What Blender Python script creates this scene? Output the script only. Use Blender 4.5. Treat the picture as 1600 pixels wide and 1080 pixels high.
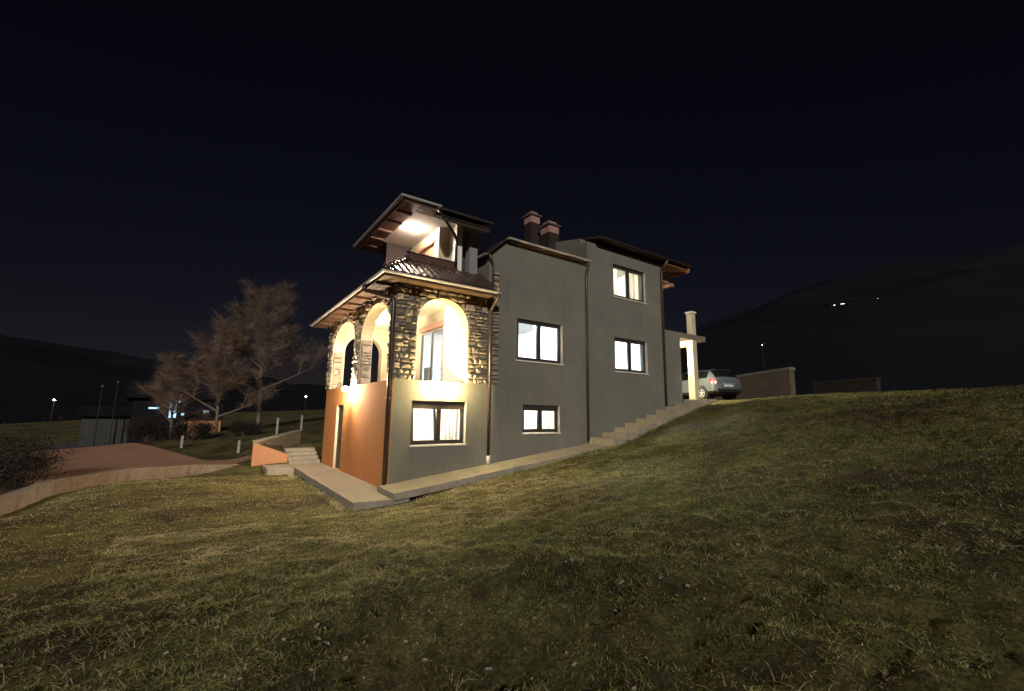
import bpy, bmesh, math, random
import numpy as np
from mathutils import Vector, Matrix

sc = bpy.context.scene
for o in list(bpy.data.objects): bpy.data.objects.remove(o, do_unlink=True)
col = sc.collection
RND = random.Random(7)
NR = np.random.default_rng(11)
R = math.radians

# ------------------------------------------------------------------ camera
# world: origin at the near corner of the house, +X along its long wall, +Y along its orange wall
CAM = Vector((-4.060, -11.226, 1.91))
pitch, roll, yaw = math.atan(108/691.), math.atan(18/1493.), R(55.2)
def cam_axes():
    F = Vector((0, math.cos(pitch), math.sin(pitch))); Rr = Vector((1, 0, 0)); U = Rr.cross(F)
    R2 = Rr*math.cos(roll) + U*math.sin(roll); U2 = -Rr*math.sin(roll) + U*math.cos(roll)
    a = Vector((math.sin(yaw), math.cos(yaw), 0)); b = Vector((-math.cos(yaw), math.sin(yaw), 0))
    m = lambda v: Vector((v.dot(a), v.dot(b), v.z))
    return m(F), m(R2), m(U2)
cF, cR, cU = cam_axes()
cd = bpy.data.cameras.new('camera'); co = bpy.data.objects.new('camera', cd); col.objects.link(co)
mw = Matrix((( cR.x, cU.x, -cF.x, CAM.x), (cR.y, cU.y, -cF.y, CAM.y), (cR.z, cU.z, -cF.z, CAM.z), (0,0,0,1)))
co.matrix_world = mw
cd.sensor_width = 36; cd.sensor_fit = 'HORIZONTAL'; cd.lens = 691/1600*36; cd.clip_start = .05; cd.clip_end = 3000
sc.camera = co

# ------------------------------------------------------------------ night sky, added fill light
FILL_EL = R(23); FILL_DIR = Vector((-.50, -.87, 0)).normalized()      # towards an unseen source behind the camera, added to light walls and lawn
w = bpy.data.worlds.new('World'); sc.world = w; w.use_nodes = True
nt = w.node_tree; nt.nodes.clear()
sky = nt.nodes.new('ShaderNodeTexSky'); sky.sky_type = 'NISHITA'; sky.sun_disc = False
sky.sun_elevation = FILL_EL; sky.sun_rotation = math.atan2(FILL_DIR.x, FILL_DIR.y)
sky.altitude = 300; sky.air_density = 1.0; sky.dust_density = .4; sky.ozone_density = 3.0
bg = nt.nodes.new('ShaderNodeBackground'); bg.inputs['Strength'].default_value = .0009
out = nt.nodes.new('ShaderNodeOutputWorld')
tn = nt.nodes.new('ShaderNodeMix'); tn.data_type = 'RGBA'; tn.blend_type = 'MULTIPLY'; tn.inputs[0].default_value = 1
tn.inputs[7].default_value = (1.45, .90, .94, 1)                     # multiplied tint: more purple, less green than a clear day
nt.links.new(sky.outputs[0], tn.inputs[6]); nt.links.new(tn.outputs[2], bg.inputs[0]); nt.links.new(bg.outputs[0], out.inputs[0])
sd = bpy.data.lights.new('fill_sun', 'SUN'); so = bpy.data.objects.new('fill_sun', sd); col.objects.link(so)
sd.energy = 1.0; sd.angle = R(1.5); sd.color = (1.0, .96, .87)
md = Vector((FILL_DIR.x*math.cos(FILL_EL), FILL_DIR.y*math.cos(FILL_EL), math.sin(FILL_EL)))
so.rotation_euler = (-md).to_track_quat('-Z', 'Y').to_euler(); so.location = (-10, -40, 30)

sc.render.engine = 'CYCLES'
sc.view_settings.view_transform = 'Standard'; sc.view_settings.look = 'None'
sc.view_settings.exposure = 1.0; sc.view_settings.gamma = 1; sc.view_settings.use_curve_mapping = False
sc.cycles.use_denoising = True
try: sc.cycles.denoiser = 'OPENIMAGEDENOISE'
except Exception: pass
sc.cycles.max_bounces = 8; sc.cycles.diffuse_bounces = 4; sc.cycles.glossy_bounces = 3
sc.cycles.transparent_max_bounces = 12; sc.cycles.caustics_reflective = False; sc.cycles.caustics_refractive = False
sc.cycles.sample_clamp_indirect = 4.0

# ------------------------------------------------------------------ materials
MAT = {}
def new_mat(name):
    m = bpy.data.materials.new(name); m.use_nodes = True; n = m.node_tree; n.nodes.clear()
    MAT[name] = m
    o = n.nodes.new('ShaderNodeOutputMaterial')
    return m, n, o
def ramp(n, fac, stops):
    r = n.nodes.new('ShaderNodeValToRGB'); n.links.new(fac, r.inputs[0])
    el = r.color_ramp.elements
    while len(el) < len(stops): el.new(.5)
    for e, (p, c) in zip(el, stops): e.position = p; e.color = (*c, 1)
    return r.outputs[0]
def noise(n, scale, detail=4, rough=.6, vec=None):
    t = n.nodes.new('ShaderNodeTexNoise'); t.inputs['Scale'].default_value = scale
    t.inputs['Detail'].default_value = detail; t.inputs['Roughness'].default_value = rough
    if vec: n.links.new(vec, t.inputs['Vector'])
    return t.outputs['Fac']
def coords(n, kind='Object'):
    return n.nodes.new('ShaderNodeTexCoord').outputs[kind]
def bump(n, h, strength, dist=.01):
    b = n.nodes.new('ShaderNodeBump'); b.inputs['Strength'].default_value = strength
    b.inputs['Distance'].default_value = dist; n.links.new(h, b.inputs['Height']); return b.outputs[0]
def mixc(n, fac, a, b, mode='MIX'):
    x = n.nodes.new('ShaderNodeMix'); x.data_type = 'RGBA'; x.blend_type = mode
    for s, v in ((0, fac), (6, a), (7, b)):
        if hasattr(v, 'is_linked') or hasattr(v, 'links'): n.links.new(v, x.inputs[s])
        else: x.inputs[s].default_value = v if s == 0 else (*v, 1)
    return x.outputs[2]
def surf(name, c1, c2, scale=3, rough=.85, bscale=60, bstr=.3, bdist=.004, rnd=0., metal=0., spec=.35, fine=None, c3=None):
    """procedural surface: two-tone mottling, optional per-object tint, fine relief"""
    m, n, o = new_mat(name)
    p = n.nodes.new('ShaderNodeBsdfPrincipled'); n.links.new(p.outputs[0], o.inputs[0])
    v = coords(n)
    f = noise(n, scale, 6, .65, v)
    stops = [(.3, c1), (.7, c2)] if c3 is None else [(.28, c1), (.5, c2), (.74, c3)]
    c = ramp(n, f, stops)
    if rnd:
        oi = n.nodes.new('ShaderNodeObjectInfo')
        mr = n.nodes.new('ShaderNodeMapRange'); mr.inputs[3].default_value = 1-rnd; mr.inputs[4].default_value = 1+rnd
        n.links.new(oi.outputs['Random'], mr.inputs[0])
        hs = n.nodes.new('ShaderNodeHueSaturation'); n.links.new(c, hs.inputs['Color']); n.links.new(mr.outputs[0], hs.inputs['Value'])
        c = hs.outputs[0]
    if fine:
        c = mixc(n, ramp(n, noise(n, fine, 3, .7, v), [(.35, (0,0,0)), (.7, (.6,.6,.6))]), c, tuple(x*.55 for x in c1))
    n.links.new(c, p.inputs['Base Color'])
    p.inputs['Roughness'].default_value = rough; p.inputs['Metallic'].default_value = metal
    p.inputs['Specular IOR Level'].default_value = spec
    if bstr: n.links.new(bump(n, noise(n, bscale, 5, .6, v), bstr, bdist), p.inputs['Normal'])
    return m
def streaks(name, dark, amount):
    m = MAT[name]; n = m.node_tree; p = next(x for x in n.nodes if x.type == 'BSDF_PRINCIPLED'); src = p.inputs['Base Color'].links[0].from_socket
    mp = n.nodes.new('ShaderNodeMapping'); mp.inputs['Scale'].default_value = (1, 1, .13); n.links.new(coords(n), mp.inputs['Vector'])
    f = ramp(n, noise(n, 5.5, 5, .62, mp.outputs[0]), [(.50, (0,0,0)), (.72, (amount,)*3)])
    n.links.new(mixc(n, f, src, dark), p.inputs['Base Color'])
    f2 = ramp(n, noise(n, 2.3, 7, .7, coords(n)), [(.52, (0,0,0)), (.70, (amount*.8,)*3)])
    src = p.inputs['Base Color'].links[0].from_socket; n.links.new(mixc(n, f2, src, dark), p.inputs['Base Color'])
def emit(name, c, s):
    m, n, o = new_mat(name); e = n.nodes.new('ShaderNodeEmission')
    e.inputs[0].default_value = (*c, 1); e.inputs[1].default_value = s; n.links.new(e.outputs[0], o.inputs[0]); return m

surf('grey_plaster', (.145,.136,.112), (.20,.19,.158), .55, .95, 140, .4, .003)
surf('orange_plaster', (.55,.21,.068), (.62,.25,.085), 1.1, .95, 140, .5, .004)
surf('peach_plaster', (.40,.19,.10), (.47,.23,.125), 1.5, .95, 120, .4, .004)
surf('cream_plaster', (.52,.45,.32), (.60,.52,.38), 1.5, .9, 120, .3, .003)
surf('white_plaster', (.78,.74,.68), (.83,.80,.75), 1.5, .9, 120, .25, .003)
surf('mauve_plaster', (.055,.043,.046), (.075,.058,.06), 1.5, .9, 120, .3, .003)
surf('room_white', (.80,.80,.78), (.84,.84,.82), 1.5, .9, 120, 0)
surf('stone', (.125,.098,.078), (.24,.195,.148), 7, .92, 45, .9, .02, rnd=.38, c3=(.33,.275,.21))
surf('mortar', (.11,.088,.066), (.16,.13,.10), 12, .97, 60, .6, .008)
surf('brown_metal', (.035,.022,.017), (.05,.032,.025), 8, .38, 40, .05, .001, metal=.0, spec=.7)
surf('gutter_metal', (.42,.375,.37), (.50,.45,.44), 6, .35, 40, .05, .001, metal=.0, spec=.7)
surf('window_frame', (.038,.030,.026), (.05,.04,.035), 12, .45, 60, .08, .001, spec=.5)
surf('white_sill', (.62,.58,.50), (.70,.66,.58), 6, .7, 60, .1, .002)
surf('roof_tile', (.045,.026,.021), (.085,.05,.04), 9, .27, 70, .25, .003, rnd=.3, spec=.8)
surf('roof_dark', (.026,.018,.016), (.042,.028,.024), 3, .55, 20, .5, .02)
surf('wood_dark', (.085,.045,.03), (.14,.078,.05), 4, .6, 30, .3, .003, rnd=.25)
surf('wood_light', (.33,.16,.09), (.42,.22,.13), 4, .65, 30, .3, .003, rnd=.15)
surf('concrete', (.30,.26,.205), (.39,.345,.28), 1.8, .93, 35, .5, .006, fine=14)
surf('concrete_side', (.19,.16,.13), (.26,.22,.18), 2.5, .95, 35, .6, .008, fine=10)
surf('kerb_concrete', (.20,.15,.11), (.27,.205,.15), 1.5, .95, 25, .6, .01, fine=8)
surf('drive', (.38,.195,.12), (.48,.255,.16), .8, .95, 18, .7, .012, fine=6)
surf('asphalt', (.05,.05,.052), (.075,.075,.078), 1.2, .9, 60, .5, .006)
surf('soil', (.045,.033,.022), (.085,.062,.04), 2.0, .97, 14, .8, .03)
surf('chimney_brick', (.34,.18,.15), (.42,.24,.20), 4, .9, 30, .5, .006, rnd=.2)
surf('chimney_cap', (.10,.08,.075), (.14,.115,.105), 4, .9, 30, .4, .006)
surf('bark', (.11,.085,.066), (.21,.165,.13), 9, .95, 30, .8, .01)
surf('twig', (.16,.108,.08), (.25,.17,.125), 3, .95, 30, 0)
surf('dark_leaf', (.016,.011,.008), (.03,.02,.014), 2, .9, 30, 0)
surf('hill_dark', (.012,.012,.0165), (.018,.0175,.0225), .02, 1, 3, 0, spec=0)
surf('pillar_grey', (.20,.20,.19), (.27,.26,.25), 1, .95, 30, .2)
surf('far_wall', (.05,.048,.046), (.075,.072,.07), 1, .95, 30, .2)
surf('far_orange', (.45,.19,.09), (.55,.25,.13), 2, .95, 30, .2)
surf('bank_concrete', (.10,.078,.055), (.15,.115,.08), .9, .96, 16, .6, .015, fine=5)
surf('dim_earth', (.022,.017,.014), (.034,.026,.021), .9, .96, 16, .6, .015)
surf('bank_cap', (.13,.12,.10), (.18,.165,.14), .9, .95, 16, .5, .01)
surf('post_concrete', (.30,.27,.24), (.38,.34,.30), 3, .95, 30, .4)
surf('car_paint', (.13,.155,.185), (.145,.17,.20), 1, .28, 60, 0, spec=.6, metal=.35)
surf('car_black', (.012,.012,.013), (.018,.018,.02), 3, .5, 60, 0)
surf('tyre', (.012,.012,.012), (.02,.02,.02), 8, .9, 60, .2)
surf('alloy', (.55,.56,.58), (.62,.63,.65), 4, .35, 60, 0, metal=.5)
surf('tail_red', (.42,.018,.03), (.5,.03,.045), 8, .25, 60, 0, spec=.7)
surf('plate', (.6,.6,.58), (.66,.66,.64), 8, .5, 60, 0)
surf('furniture', (.25,.27,.28), (.32,.34,.35), 2, .6, 60, 0)
surf('furniture_warm', (.30,.20,.12), (.36,.24,.15), 2, .6, 60, 0)
surf('lamp_metal', (.022,.02,.018), (.03,.027,.024), 8, .45, 60, 0)
surf('sticker', (.06,.05,.05), (.08,.07,.07), 8, .7, 60, 0)
surf('fallen_leaf', (.22,.185,.125), (.36,.31,.23), 20, .85, 60, 0)
for a_, d_, k_ in (('grey_plaster', (.105,.099,.08), .28), ('orange_plaster', (.45,.175,.06), .22), ('concrete', (.17,.145,.11), .5), ('kerb_concrete', (.10,.075,.055), .7), ('cream_plaster', (.40,.33,.22), .3), ('concrete_side', (.1,.085,.07), .6)): streaks(a_, d_, k_)
emit('lamp_glow', (1.0,.77,.36), 1400.)
emit('lamp_glow_orange', (1.0,.80,.52), 1900.)
emit('porch_glow', (1.0,.84,.64), 330.)
emit('loggia_glow', (1.0,.83,.66), 260.)
emit('entry_glow', (1.0,.88,.56), 2600.)
emit('terrace_glow', (1.0,.80,.62), 240.0)
emit('room_cool', (.86,.93,1.0), 700.0)
emit('room_warm', (1.0,.88,.66), 330.0)
emit('street_white', (1.0,.93,.80), 60.)
emit('far_window', (.85,.92,1.0), 1.6)
emit('far_lamp', (.9,.92,1.0), 8.)
emit('blue_glow', (.45,.75,1.0), .9)

def glass(name, tint=(.02,.022,.025), refl=.05, trans=(.93,.95,.95)):
    m, n, o = new_mat(name)
    t = n.nodes.new('ShaderNodeBsdfTransparent'); t.inputs[0].default_value = (*trans, 1)
    g = n.nodes.new('ShaderNodeBsdfGlossy'); g.inputs['Roughness'].default_value = .03
    fc = n.nodes.new('ShaderNodeLayerWeight'); fc.inputs[0].default_value = .5
    pw = n.nodes.new('ShaderNodeMath'); pw.operation = 'POWER'; pw.inputs[1].default_value = 5; n.links.new(fc.outputs['Facing'], pw.inputs[0])
    lw = n.nodes.new('ShaderNodeMapRange'); lw.inputs[3].default_value = refl; lw.inputs[4].default_value = 1; n.links.new(pw.outputs[0], lw.inputs[0])
    mx = n.nodes.new('ShaderNodeMixShader')
    n.links.new(lw.outputs[0], mx.inputs[0]); n.links.new(t.outputs[0], mx.inputs[1]); n.links.new(g.outputs[0], mx.inputs[2])
    n.links.new(mx.outputs[0], o.inputs[0])
glass('window_glass'); 
surf('car_glass', (.008,.009,.011), (.011,.012,.014), 2, .08, 60, 0, spec=.8)

def fabric():
    m, n, o = new_mat('curtain'); d = n.nodes.new('ShaderNodeBsdfDiffuse'); t = n.nodes.new('ShaderNodeBsdfTranslucent')
    v = coords(n); c = ramp(n, noise(n, 40, 4, .6, v), [(.3, (.72,.70,.66)), (.7, (.80,.78,.74))])
    n.links.new(c, d.inputs[0]); n.links.new(c, t.inputs[0])
    mx = n.nodes.new('ShaderNodeMixShader'); mx.inputs[0].default_value = .62
    n.links.new(d.outputs[0], mx.inputs[1]); n.links.new(t.outputs[0], mx.inputs[2]); n.links.new(mx.outputs[0], o.inputs[0])
fabric()
def grass_mat():
    m, n, o = new_mat('grass_blade')
    p = n.nodes.new('ShaderNodeBsdfPrincipled')
    a = n.nodes.new('ShaderNodeAttribute'); a.attribute_name = 'tint'
    c = ramp(n, a.outputs['Fac'], [(0, (.034,.032,.014)), (.38, (.205,.245,.082)), (.64, (.33,.315,.105)), (.85, (.49,.40,.185)), (1, (.66,.56,.36))])
    n.links.new(c, p.inputs['Base Color']); p.inputs['Roughness'].default_value = .8; p.inputs['Specular IOR Level'].default_value = .15
    tr = n.nodes.new('ShaderNodeBsdfTranslucent'); n.links.new(c, tr.inputs[0])
    mx = n.nodes.new('ShaderNodeMixShader'); mx.inputs[0].default_value = .25
    n.links.new(p.outputs[0], mx.inputs[1]); n.links.new(tr.outputs[0], mx.inputs[2]); n.links.new(mx.outputs[0], o.inputs[0])
grass_mat()
def ground_mat():
    m, n, o = new_mat('ground')
    p = n.nodes.new('ShaderNodeBsdfPrincipled'); n.links.new(p.outputs[0], o.inputs[0])
    v = coords(n)
    big = noise(n, .55, 6, .65, v); mid = noise(n, 5, 6, .7, v); fine = noise(n, 38, 5, .75, v)
    c1 = ramp(n, mid, [(.3, (.065,.062,.024)), (.52, (.20,.185,.065)), (.72, (.34,.28,.12))])
    c2 = ramp(n, mid, [(.3, (.035,.026,.016)), (.55, (.085,.06,.034)), (.75, (.15,.11,.06))])
    c = mixc(n, ramp(n, big, [(.42, (0,0,0)), (.62, (1,1,1))]), c1, c2)
    c = mixc(n, ramp(n, fine, [(.4, (.75,.75,.75)), (.62, (0,0,0))]), c, (.028,.024,.012))
    n.links.new(c, p.inputs['Base Color']); p.inputs['Roughness'].default_value = .97; p.inputs['Specular IOR Level'].default_value = .1
    n.links.new(bump(n, noise(n, 26, 8, .75, v), .9, .05), p.inputs['Normal'])
ground_mat()

# ------------------------------------------------------------------ mesh helpers
class MB:
    def __init__(s): s.v = []; s.f = []
    def box(s, x0, x1, y0, y1, z0, z1):
        b = len(s.v)
        s.v += [(x0,y0,z0),(x1,y0,z0),(x1,y1,z0),(x0,y1,z0),(x0,y0,z1),(x1,y0,z1),(x1,y1,z1),(x0,y1,z1)]
        s.f += [tuple(b+i for i in q) for q in ((0,3,2,1),(4,5,6,7),(0,1,5,4),(1,2,6,5),(2,3,7,6),(3,0,4,7))]
        return s
    def quad(s, a, b, c, d):
        n = len(s.v); s.v += [a,b,c,d]; s.f.append((n,n+1,n+2,n+3)); return s
    def hexa(s, lo, hi):                       # two matching rings of corner points
        b = len(s.v); k = len(lo); s.v += list(lo)+list(hi)
        s.f.append(tuple(b+i for i in reversed(range(k)))); s.f.append(tuple(b+k+i for i in range(k)))
        for i in range(k):
            j = (i+1) % k; s.f.append((b+i, b+j, b+k+j, b+k+i))
        return s
    def tube(s, pts, r, n=10, cap=True):
        pts = [Vector(p) for p in pts]; rs = r if isinstance(r, (list, tuple)) else [r]*len(pts)
        b = len(s.v); u = None
        for i, p in enumerate(pts):
            t = (pts[min(i+1, len(pts)-1)] - pts[max(i-1, 0)]).normalized()
            if u is None: u = t.orthogonal().normalized()
            u = (u - t*u.dot(t)).normalized(); w_ = t.cross(u)
            for k in range(n):
                a = 2*math.pi*k/n; q = p + (u*math.cos(a)+w_*math.sin(a))*rs[i]; s.v.append(tuple(q))
        for i in range(len(pts)-1):
            for k in range(n):
                j = (k+1) % n; s.f.append((b+i*n+k, b+i*n+j, b+(i+1)*n+j, b+(i+1)*n+k))
        if cap:
            s.f.append(tuple(b+k for k in reversed(range(n)))); s.f.append(tuple(b+(len(pts)-1)*n+k for k in range(n)))
        return s
    def lathe(s, c, prof, n=20, axis='z'):
        b = len(s.v)
        for (r_, h) in prof:
            for k in range(n):
                a = 2*math.pi*k/n; p = (r_*math.cos(a), r_*math.sin(a), h)
                if axis == 'y': p = (p[0], p[2], p[1])
                if axis == 'x': p = (p[2], p[0], p[1])
                s.v.append((c[0]+p[0], c[1]+p[1], c[2]+p[2]))
        for i in range(len(prof)-1):
            for k in range(n):
                j = (k+1) % n; s.f.append((b+i*n+k, b+i*n+j, b+(i+1)*n+j, b+(i+1)*n+k))
        s.f.append(tuple(b+k for k in range(n))); s.f.append(tuple(b+(len(prof)-1)*n+k for k in range(n)))
        return s
    def mesh(s, name, mat=None, smooth=False):
        m = bpy.data.meshes.new(name); m.from_pydata(s.v, [], s.f); m.update()
        bm = bmesh.new(); bm.from_mesh(m); bmesh.ops.recalc_face_normals(bm, faces=bm.faces); bm.to_mesh(m); bm.free()
        if mat: m.materials.append(MAT[mat])
        if smooth:
            m.polygons.foreach_set('use_smooth', [True]*len(m.polygons))
        return m
    def build(s, name, mat, parent=None, smooth=False, bevel=0.):
        return link(name, s.mesh(name, mat, smooth), parent, bevel)
def link(name, mesh, parent=None, bevel=0.):
    o = bpy.data.objects.new(name, mesh); col.objects.link(o); o.parent = parent
    if bevel:
        b = o.modifiers.new('bevel', 'BEVEL'); b.width = bevel; b.segments = 2; b.limit_method = 'ANGLE'; b.angle_limit = R(40)
    return o
def empty(name, loc=(0,0,0), rz=0.):
    o = bpy.data.objects.new(name, None); col.objects.link(o); o.location = loc; o.rotation_euler.z = rz; o.empty_display_size = .2; return o
def tag(o, label=None, cat=None, group=None, kind=None):
    for k, v in (('label', label), ('category', cat), ('group', group), ('kind', kind)):
        if v: o[k] = v
    return o
def np_mesh(name, V, F3=None, F4=None, mat=None, attr=None, smooth=False):
    """fast mesh from numpy arrays of triangles / quads"""
    m = bpy.data.meshes.new(name); V = np.asarray(V, np.float32)
    loops = []; starts = []; tot = []; pos = 0
    for F in (F3, F4):
        if F is None or len(F) == 0: continue
        F = np.asarray(F, np.int32); k = F.shape[1]
        loops.append(F.ravel()); starts.append(pos + np.arange(len(F))*k); tot.append(np.full(len(F), k)); pos += F.size
    loops = np.concatenate(loops).astype(np.int32); starts = np.concatenate(starts).astype(np.int32); tot = np.concatenate(tot).astype(np.int32)
    m.vertices.add(len(V)); m.vertices.foreach_set('co', V.ravel())
    m.loops.add(len(loops)); m.loops.foreach_set('vertex_index', loops)
    m.polygons.add(len(starts)); m.polygons.foreach_set('loop_start', starts); m.polygons.foreach_set('loop_total', tot)
    if smooth: m.polygons.foreach_set('use_smooth', np.ones(len(starts), bool))
    m.update(calc_edges=True); m.validate()
    if attr is not None:
        a = m.attributes.new('tint', 'FLOAT', 'POINT'); a.data.foreach_set('value', np.asarray(attr, np.float32))
    if mat: m.materials.append(MAT[mat])
    return m

# ------------------------------------------------------------------ terrain
CTRL = np.array([
 (-4.06,-11.2,.31),(-1.5,-1.2,-.2),(0,-1.3,-.12),(.8,-1.5,.03),(1.9,-1.5,.2),(3,-1.5,.36),(4.5,-1.5,.60),(6.1,-1.4,.84),(7.3,-1.4,.98),
 (9,-1.4,1.48),(10.8,-1.4,2.0),(12.3,-1.4,2.42),(13.2,-2.5,2.60),(11.4,-4.7,2.56),(11.8,-6.4,2.58),(10.9,-9.7,2.58),(11,-14,2.6),(16,-14,2.85),(22,-8,2.95),
 (16,-1,2.72),(16,2,2.72),(20,3,2.75),(22,10,2.8),(15,9,2.7),(18,-5,2.85),(28,0,3.0),(28,-14,3.1),
 (0,-5,.06),(5.5,-5.5,1.12),(9,-5,2.05),(5.5,-10,1.62),(8,-12,2.2),(1.5,-10.5,.95),(-1.5,-10.8,.5),(-2.4,-8.9,.31),(1,-14,1.1),(-5,-16,.4),
 (-1.5,3,-.22),(-2.4,7.0,-.24),(-3.2,-3.5,-.1),(-4.9,-7,.06),(-5,2,-.22),(-7,4.0,-.3),(-7.6,1.5,-.3),(-8,-4,-.2),(-13,-9,-.5),(-5.2,6.6,-.2),(-6.4,5.4,-.2),
 (-9,4,-.55),(-6.5,8.5,-.5),(-3,10,-.35),(-2,15,-.35),(-4,13,-.42),(-8,13,-.6),(-6.4,33,-.55),(-11.7,33,-.85),(-10,52,-.8),(-20,30,-.9),(-12,18,-.7),(-14,8,-.6),(-22,10,-.9),
 (0,16,.15),(0,20,.55),(-4,22,.1),(-7,26,-.1),(2,24,.75),(4,16,.6),(8,20,1.2),(15,20,2.2),(-2,30,.5),(3,40,.9),(14,40,2.0),(25,30,3.0),
 (2,3,0),(2,6,0),(5,5,.6),(10,5,1.8),(0,8.5,.1),(1,10,.6),(-1,10,.45),(-2.3,9.6,.2),
 (-40,-20,-1.2),(-50,30,-1.6),(-40,70,-1),(0,80,1),(40,80,4),(60,30,4.5),(60,-20,4.5),(30,-50,3.5),(-20,-50,.5),(0,-30,.8)], float)
def tps_fit(P):
    n = len(P); d = np.hypot(P[:,None,0]-P[None,:,0], P[:,None,1]-P[None,:,1])
    K = np.where(d > 0, d*d*np.log(d+1e-9), 0) + np.eye(n)*.6
    A = np.zeros((n+3, n+3)); A[:n,:n] = K; A[:n,n] = 1; A[:n,n+1:] = P[:,:2]; A[n,:n] = 1; A[n+1:,:n] = P[:,:2].T
    return np.linalg.solve(A, np.concatenate([P[:,2], np.zeros(3)]))
TP = tps_fit(CTRL)
def tps(x, y):
    x = np.asarray(x, float); y = np.asarray(y, float); sh = x.shape; x = x.ravel(); y = y.ravel(); z = np.empty(len(x))
    for i in range(0, len(x), 20000):
        a, b = x[i:i+20000], y[i:i+20000]
        d = np.hypot(a[:,None]-CTRL[None,:,0], b[:,None]-CTRL[None,:,1])
        z[i:i+20000] = (np.where(d > 0, d*d*np.log(d+1e-9), 0) @ TP[:len(CTRL)]) + TP[-3] + TP[-2]*a + TP[-1]*b
    return z.reshape(sh)
LAT = NR.random((256,256))
def vnoise(x, y, s, o=0):
    x = np.asarray(x)*s+o*17.3+100; y = np.asarray(y)*s+o*9.1+100
    i = np.floor(x).astype(int); j = np.floor(y).astype(int); fx = x-i; fy = y-j
    fx = fx*fx*(3-2*fx); fy = fy*fy*(3-2*fy)
    g = lambda a, b: LAT[a % 256, b % 256]
    return (g(i,j)*(1-fx)+g(i+1,j)*fx)*(1-fy) + (g(i,j+1)*(1-fx)+g(i+1,j+1)*fx)*fy
def sstep(a, b, x): t = np.clip((x-a)/(b-a), 0, 1); return t*t*(3-2*t)
def rough_mask(x, y):
    """how churned-up the lawn is: mown near the house, clods and tussocks towards the lower right"""
    near = sstep(-2.5, -7.5, y + .25*x) 
    return .38 + .62*near
def lawn_zone(x, y):
    """0 under paving, house and driveway where the ground stays smooth"""
    k = sstep(-1.25, -1.9, y) + sstep(-1.3, -2.0, x)
    return np.clip(k, 0, 1) * sstep(9.0, 6.0, y + .45*(x+2))
def ground_z(x, y, detail=True):
    z = tps(x, y)
    far = np.hypot(np.asarray(x)-0, np.asarray(y)+3)
    if detail:
        m = rough_mask(x, y)*lawn_zone(x, y)*sstep(30, 12, far)
        h = (vnoise(x,y,1.1,1)-.5)*.08 + (vnoise(x,y,2.7,2)-.5)*.07 + (vnoise(x,y,5.5,3)-.5)*.085 + (vnoise(x,y,11,4)-.5)*.05
        rid = 1-np.abs(vnoise(x,y,1.9,5)*2-1); h = h + .06*rid**4*vnoise(x,y,.6,6)
        z = z + h*m
        for (px, py, r_, a) in ((-1.05,-7.35,.42,.16),(-.72,-7.85,.30,.11),(-2.0,-8.25,.32,.10),(-.2,-8.3,.4,.08),(-.35,-6.5,.3,.07),(1.2,-7.9,.35,.09)):
            d2 = ((x-px)**2*.6+(y-py)**2*1.5)/(r_*r_); z = z + a*np.exp(-d2)*(.55+.9*vnoise(x,y,7,8))
    return z
def axis_pts(segs):
    out = []
    for a, b, n in segs: out += list(np.linspace(a, b, n, endpoint=False))
    return np.array(out + [segs[-1][1]])
gx = axis_pts([(-420,-60,14),(-60,-14,46),(-14,-8,40),(-8,9,400),(9,14,45),(14,40,52),(40,420,18)])
gy = axis_pts([(-420,-40,14),(-40,-12.5,45),(-12.5,-.9,280),(-.9,10,80),(10,45,70),(45,420,24)])
GX, GY = np.meshgrid(gx, gy, indexing='ij')
GZ = ground_z(GX, GY)
edge = np.hypot(GX, GY)
GZ = np.where(edge > 90, GZ*np.exp(-(edge-90)/120.), GZ)
inside = (GX > .15) & (GX < 12.4) & (GY > .12) & (GY < 8.8)              # cellar: the ground is dug away under the house
GZ = np.where(inside, -.6, GZ)
# keep the soil below the paving
under = (GX > -1.25) & (GX < .2) & (GY > -1.05) & (GY < 7.6); GZ = np.where(under, np.minimum(GZ, -.16), GZ)
pz = .145 + .118*GX
under = (GX > -.3) & (GX < 7.1) & (GY > -1.2) & (GY < .2); GZ = np.where(under, np.minimum(GZ, pz-.10), GZ)
under = (GX >= 6.9) & (GX < 13.2) & (GY > -1.22) & (GY < .2); GZ = np.where(under, np.minimum(GZ, 1.0+(GX-6.9)*.272-.22), GZ)
nx, ny = GX.shape
idx = np.arange(nx*ny).reshape(nx, ny)
Q = np.stack([idx[:-1,:-1], idx[1:,:-1], idx[1:,1:], idx[:-1,1:]], -1).reshape(-1,4)
g = link('ground', np_mesh('ground', np.stack([GX,GY,GZ],-1).reshape(-1,3), None, Q, 'ground', smooth=True))
tag(g, 'rough sloping lawn and soil around the house', 'lawn', kind='structure')
def gz1(x, y): return float(ground_z(np.array([x]), np.array([y]))[0])

# ------------------------------------------------------------------ the house
house = empty('house', (0,0,0))
tag(house, 'two storey house with stone arched porch, orange and grey plaster walls', 'house')

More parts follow.
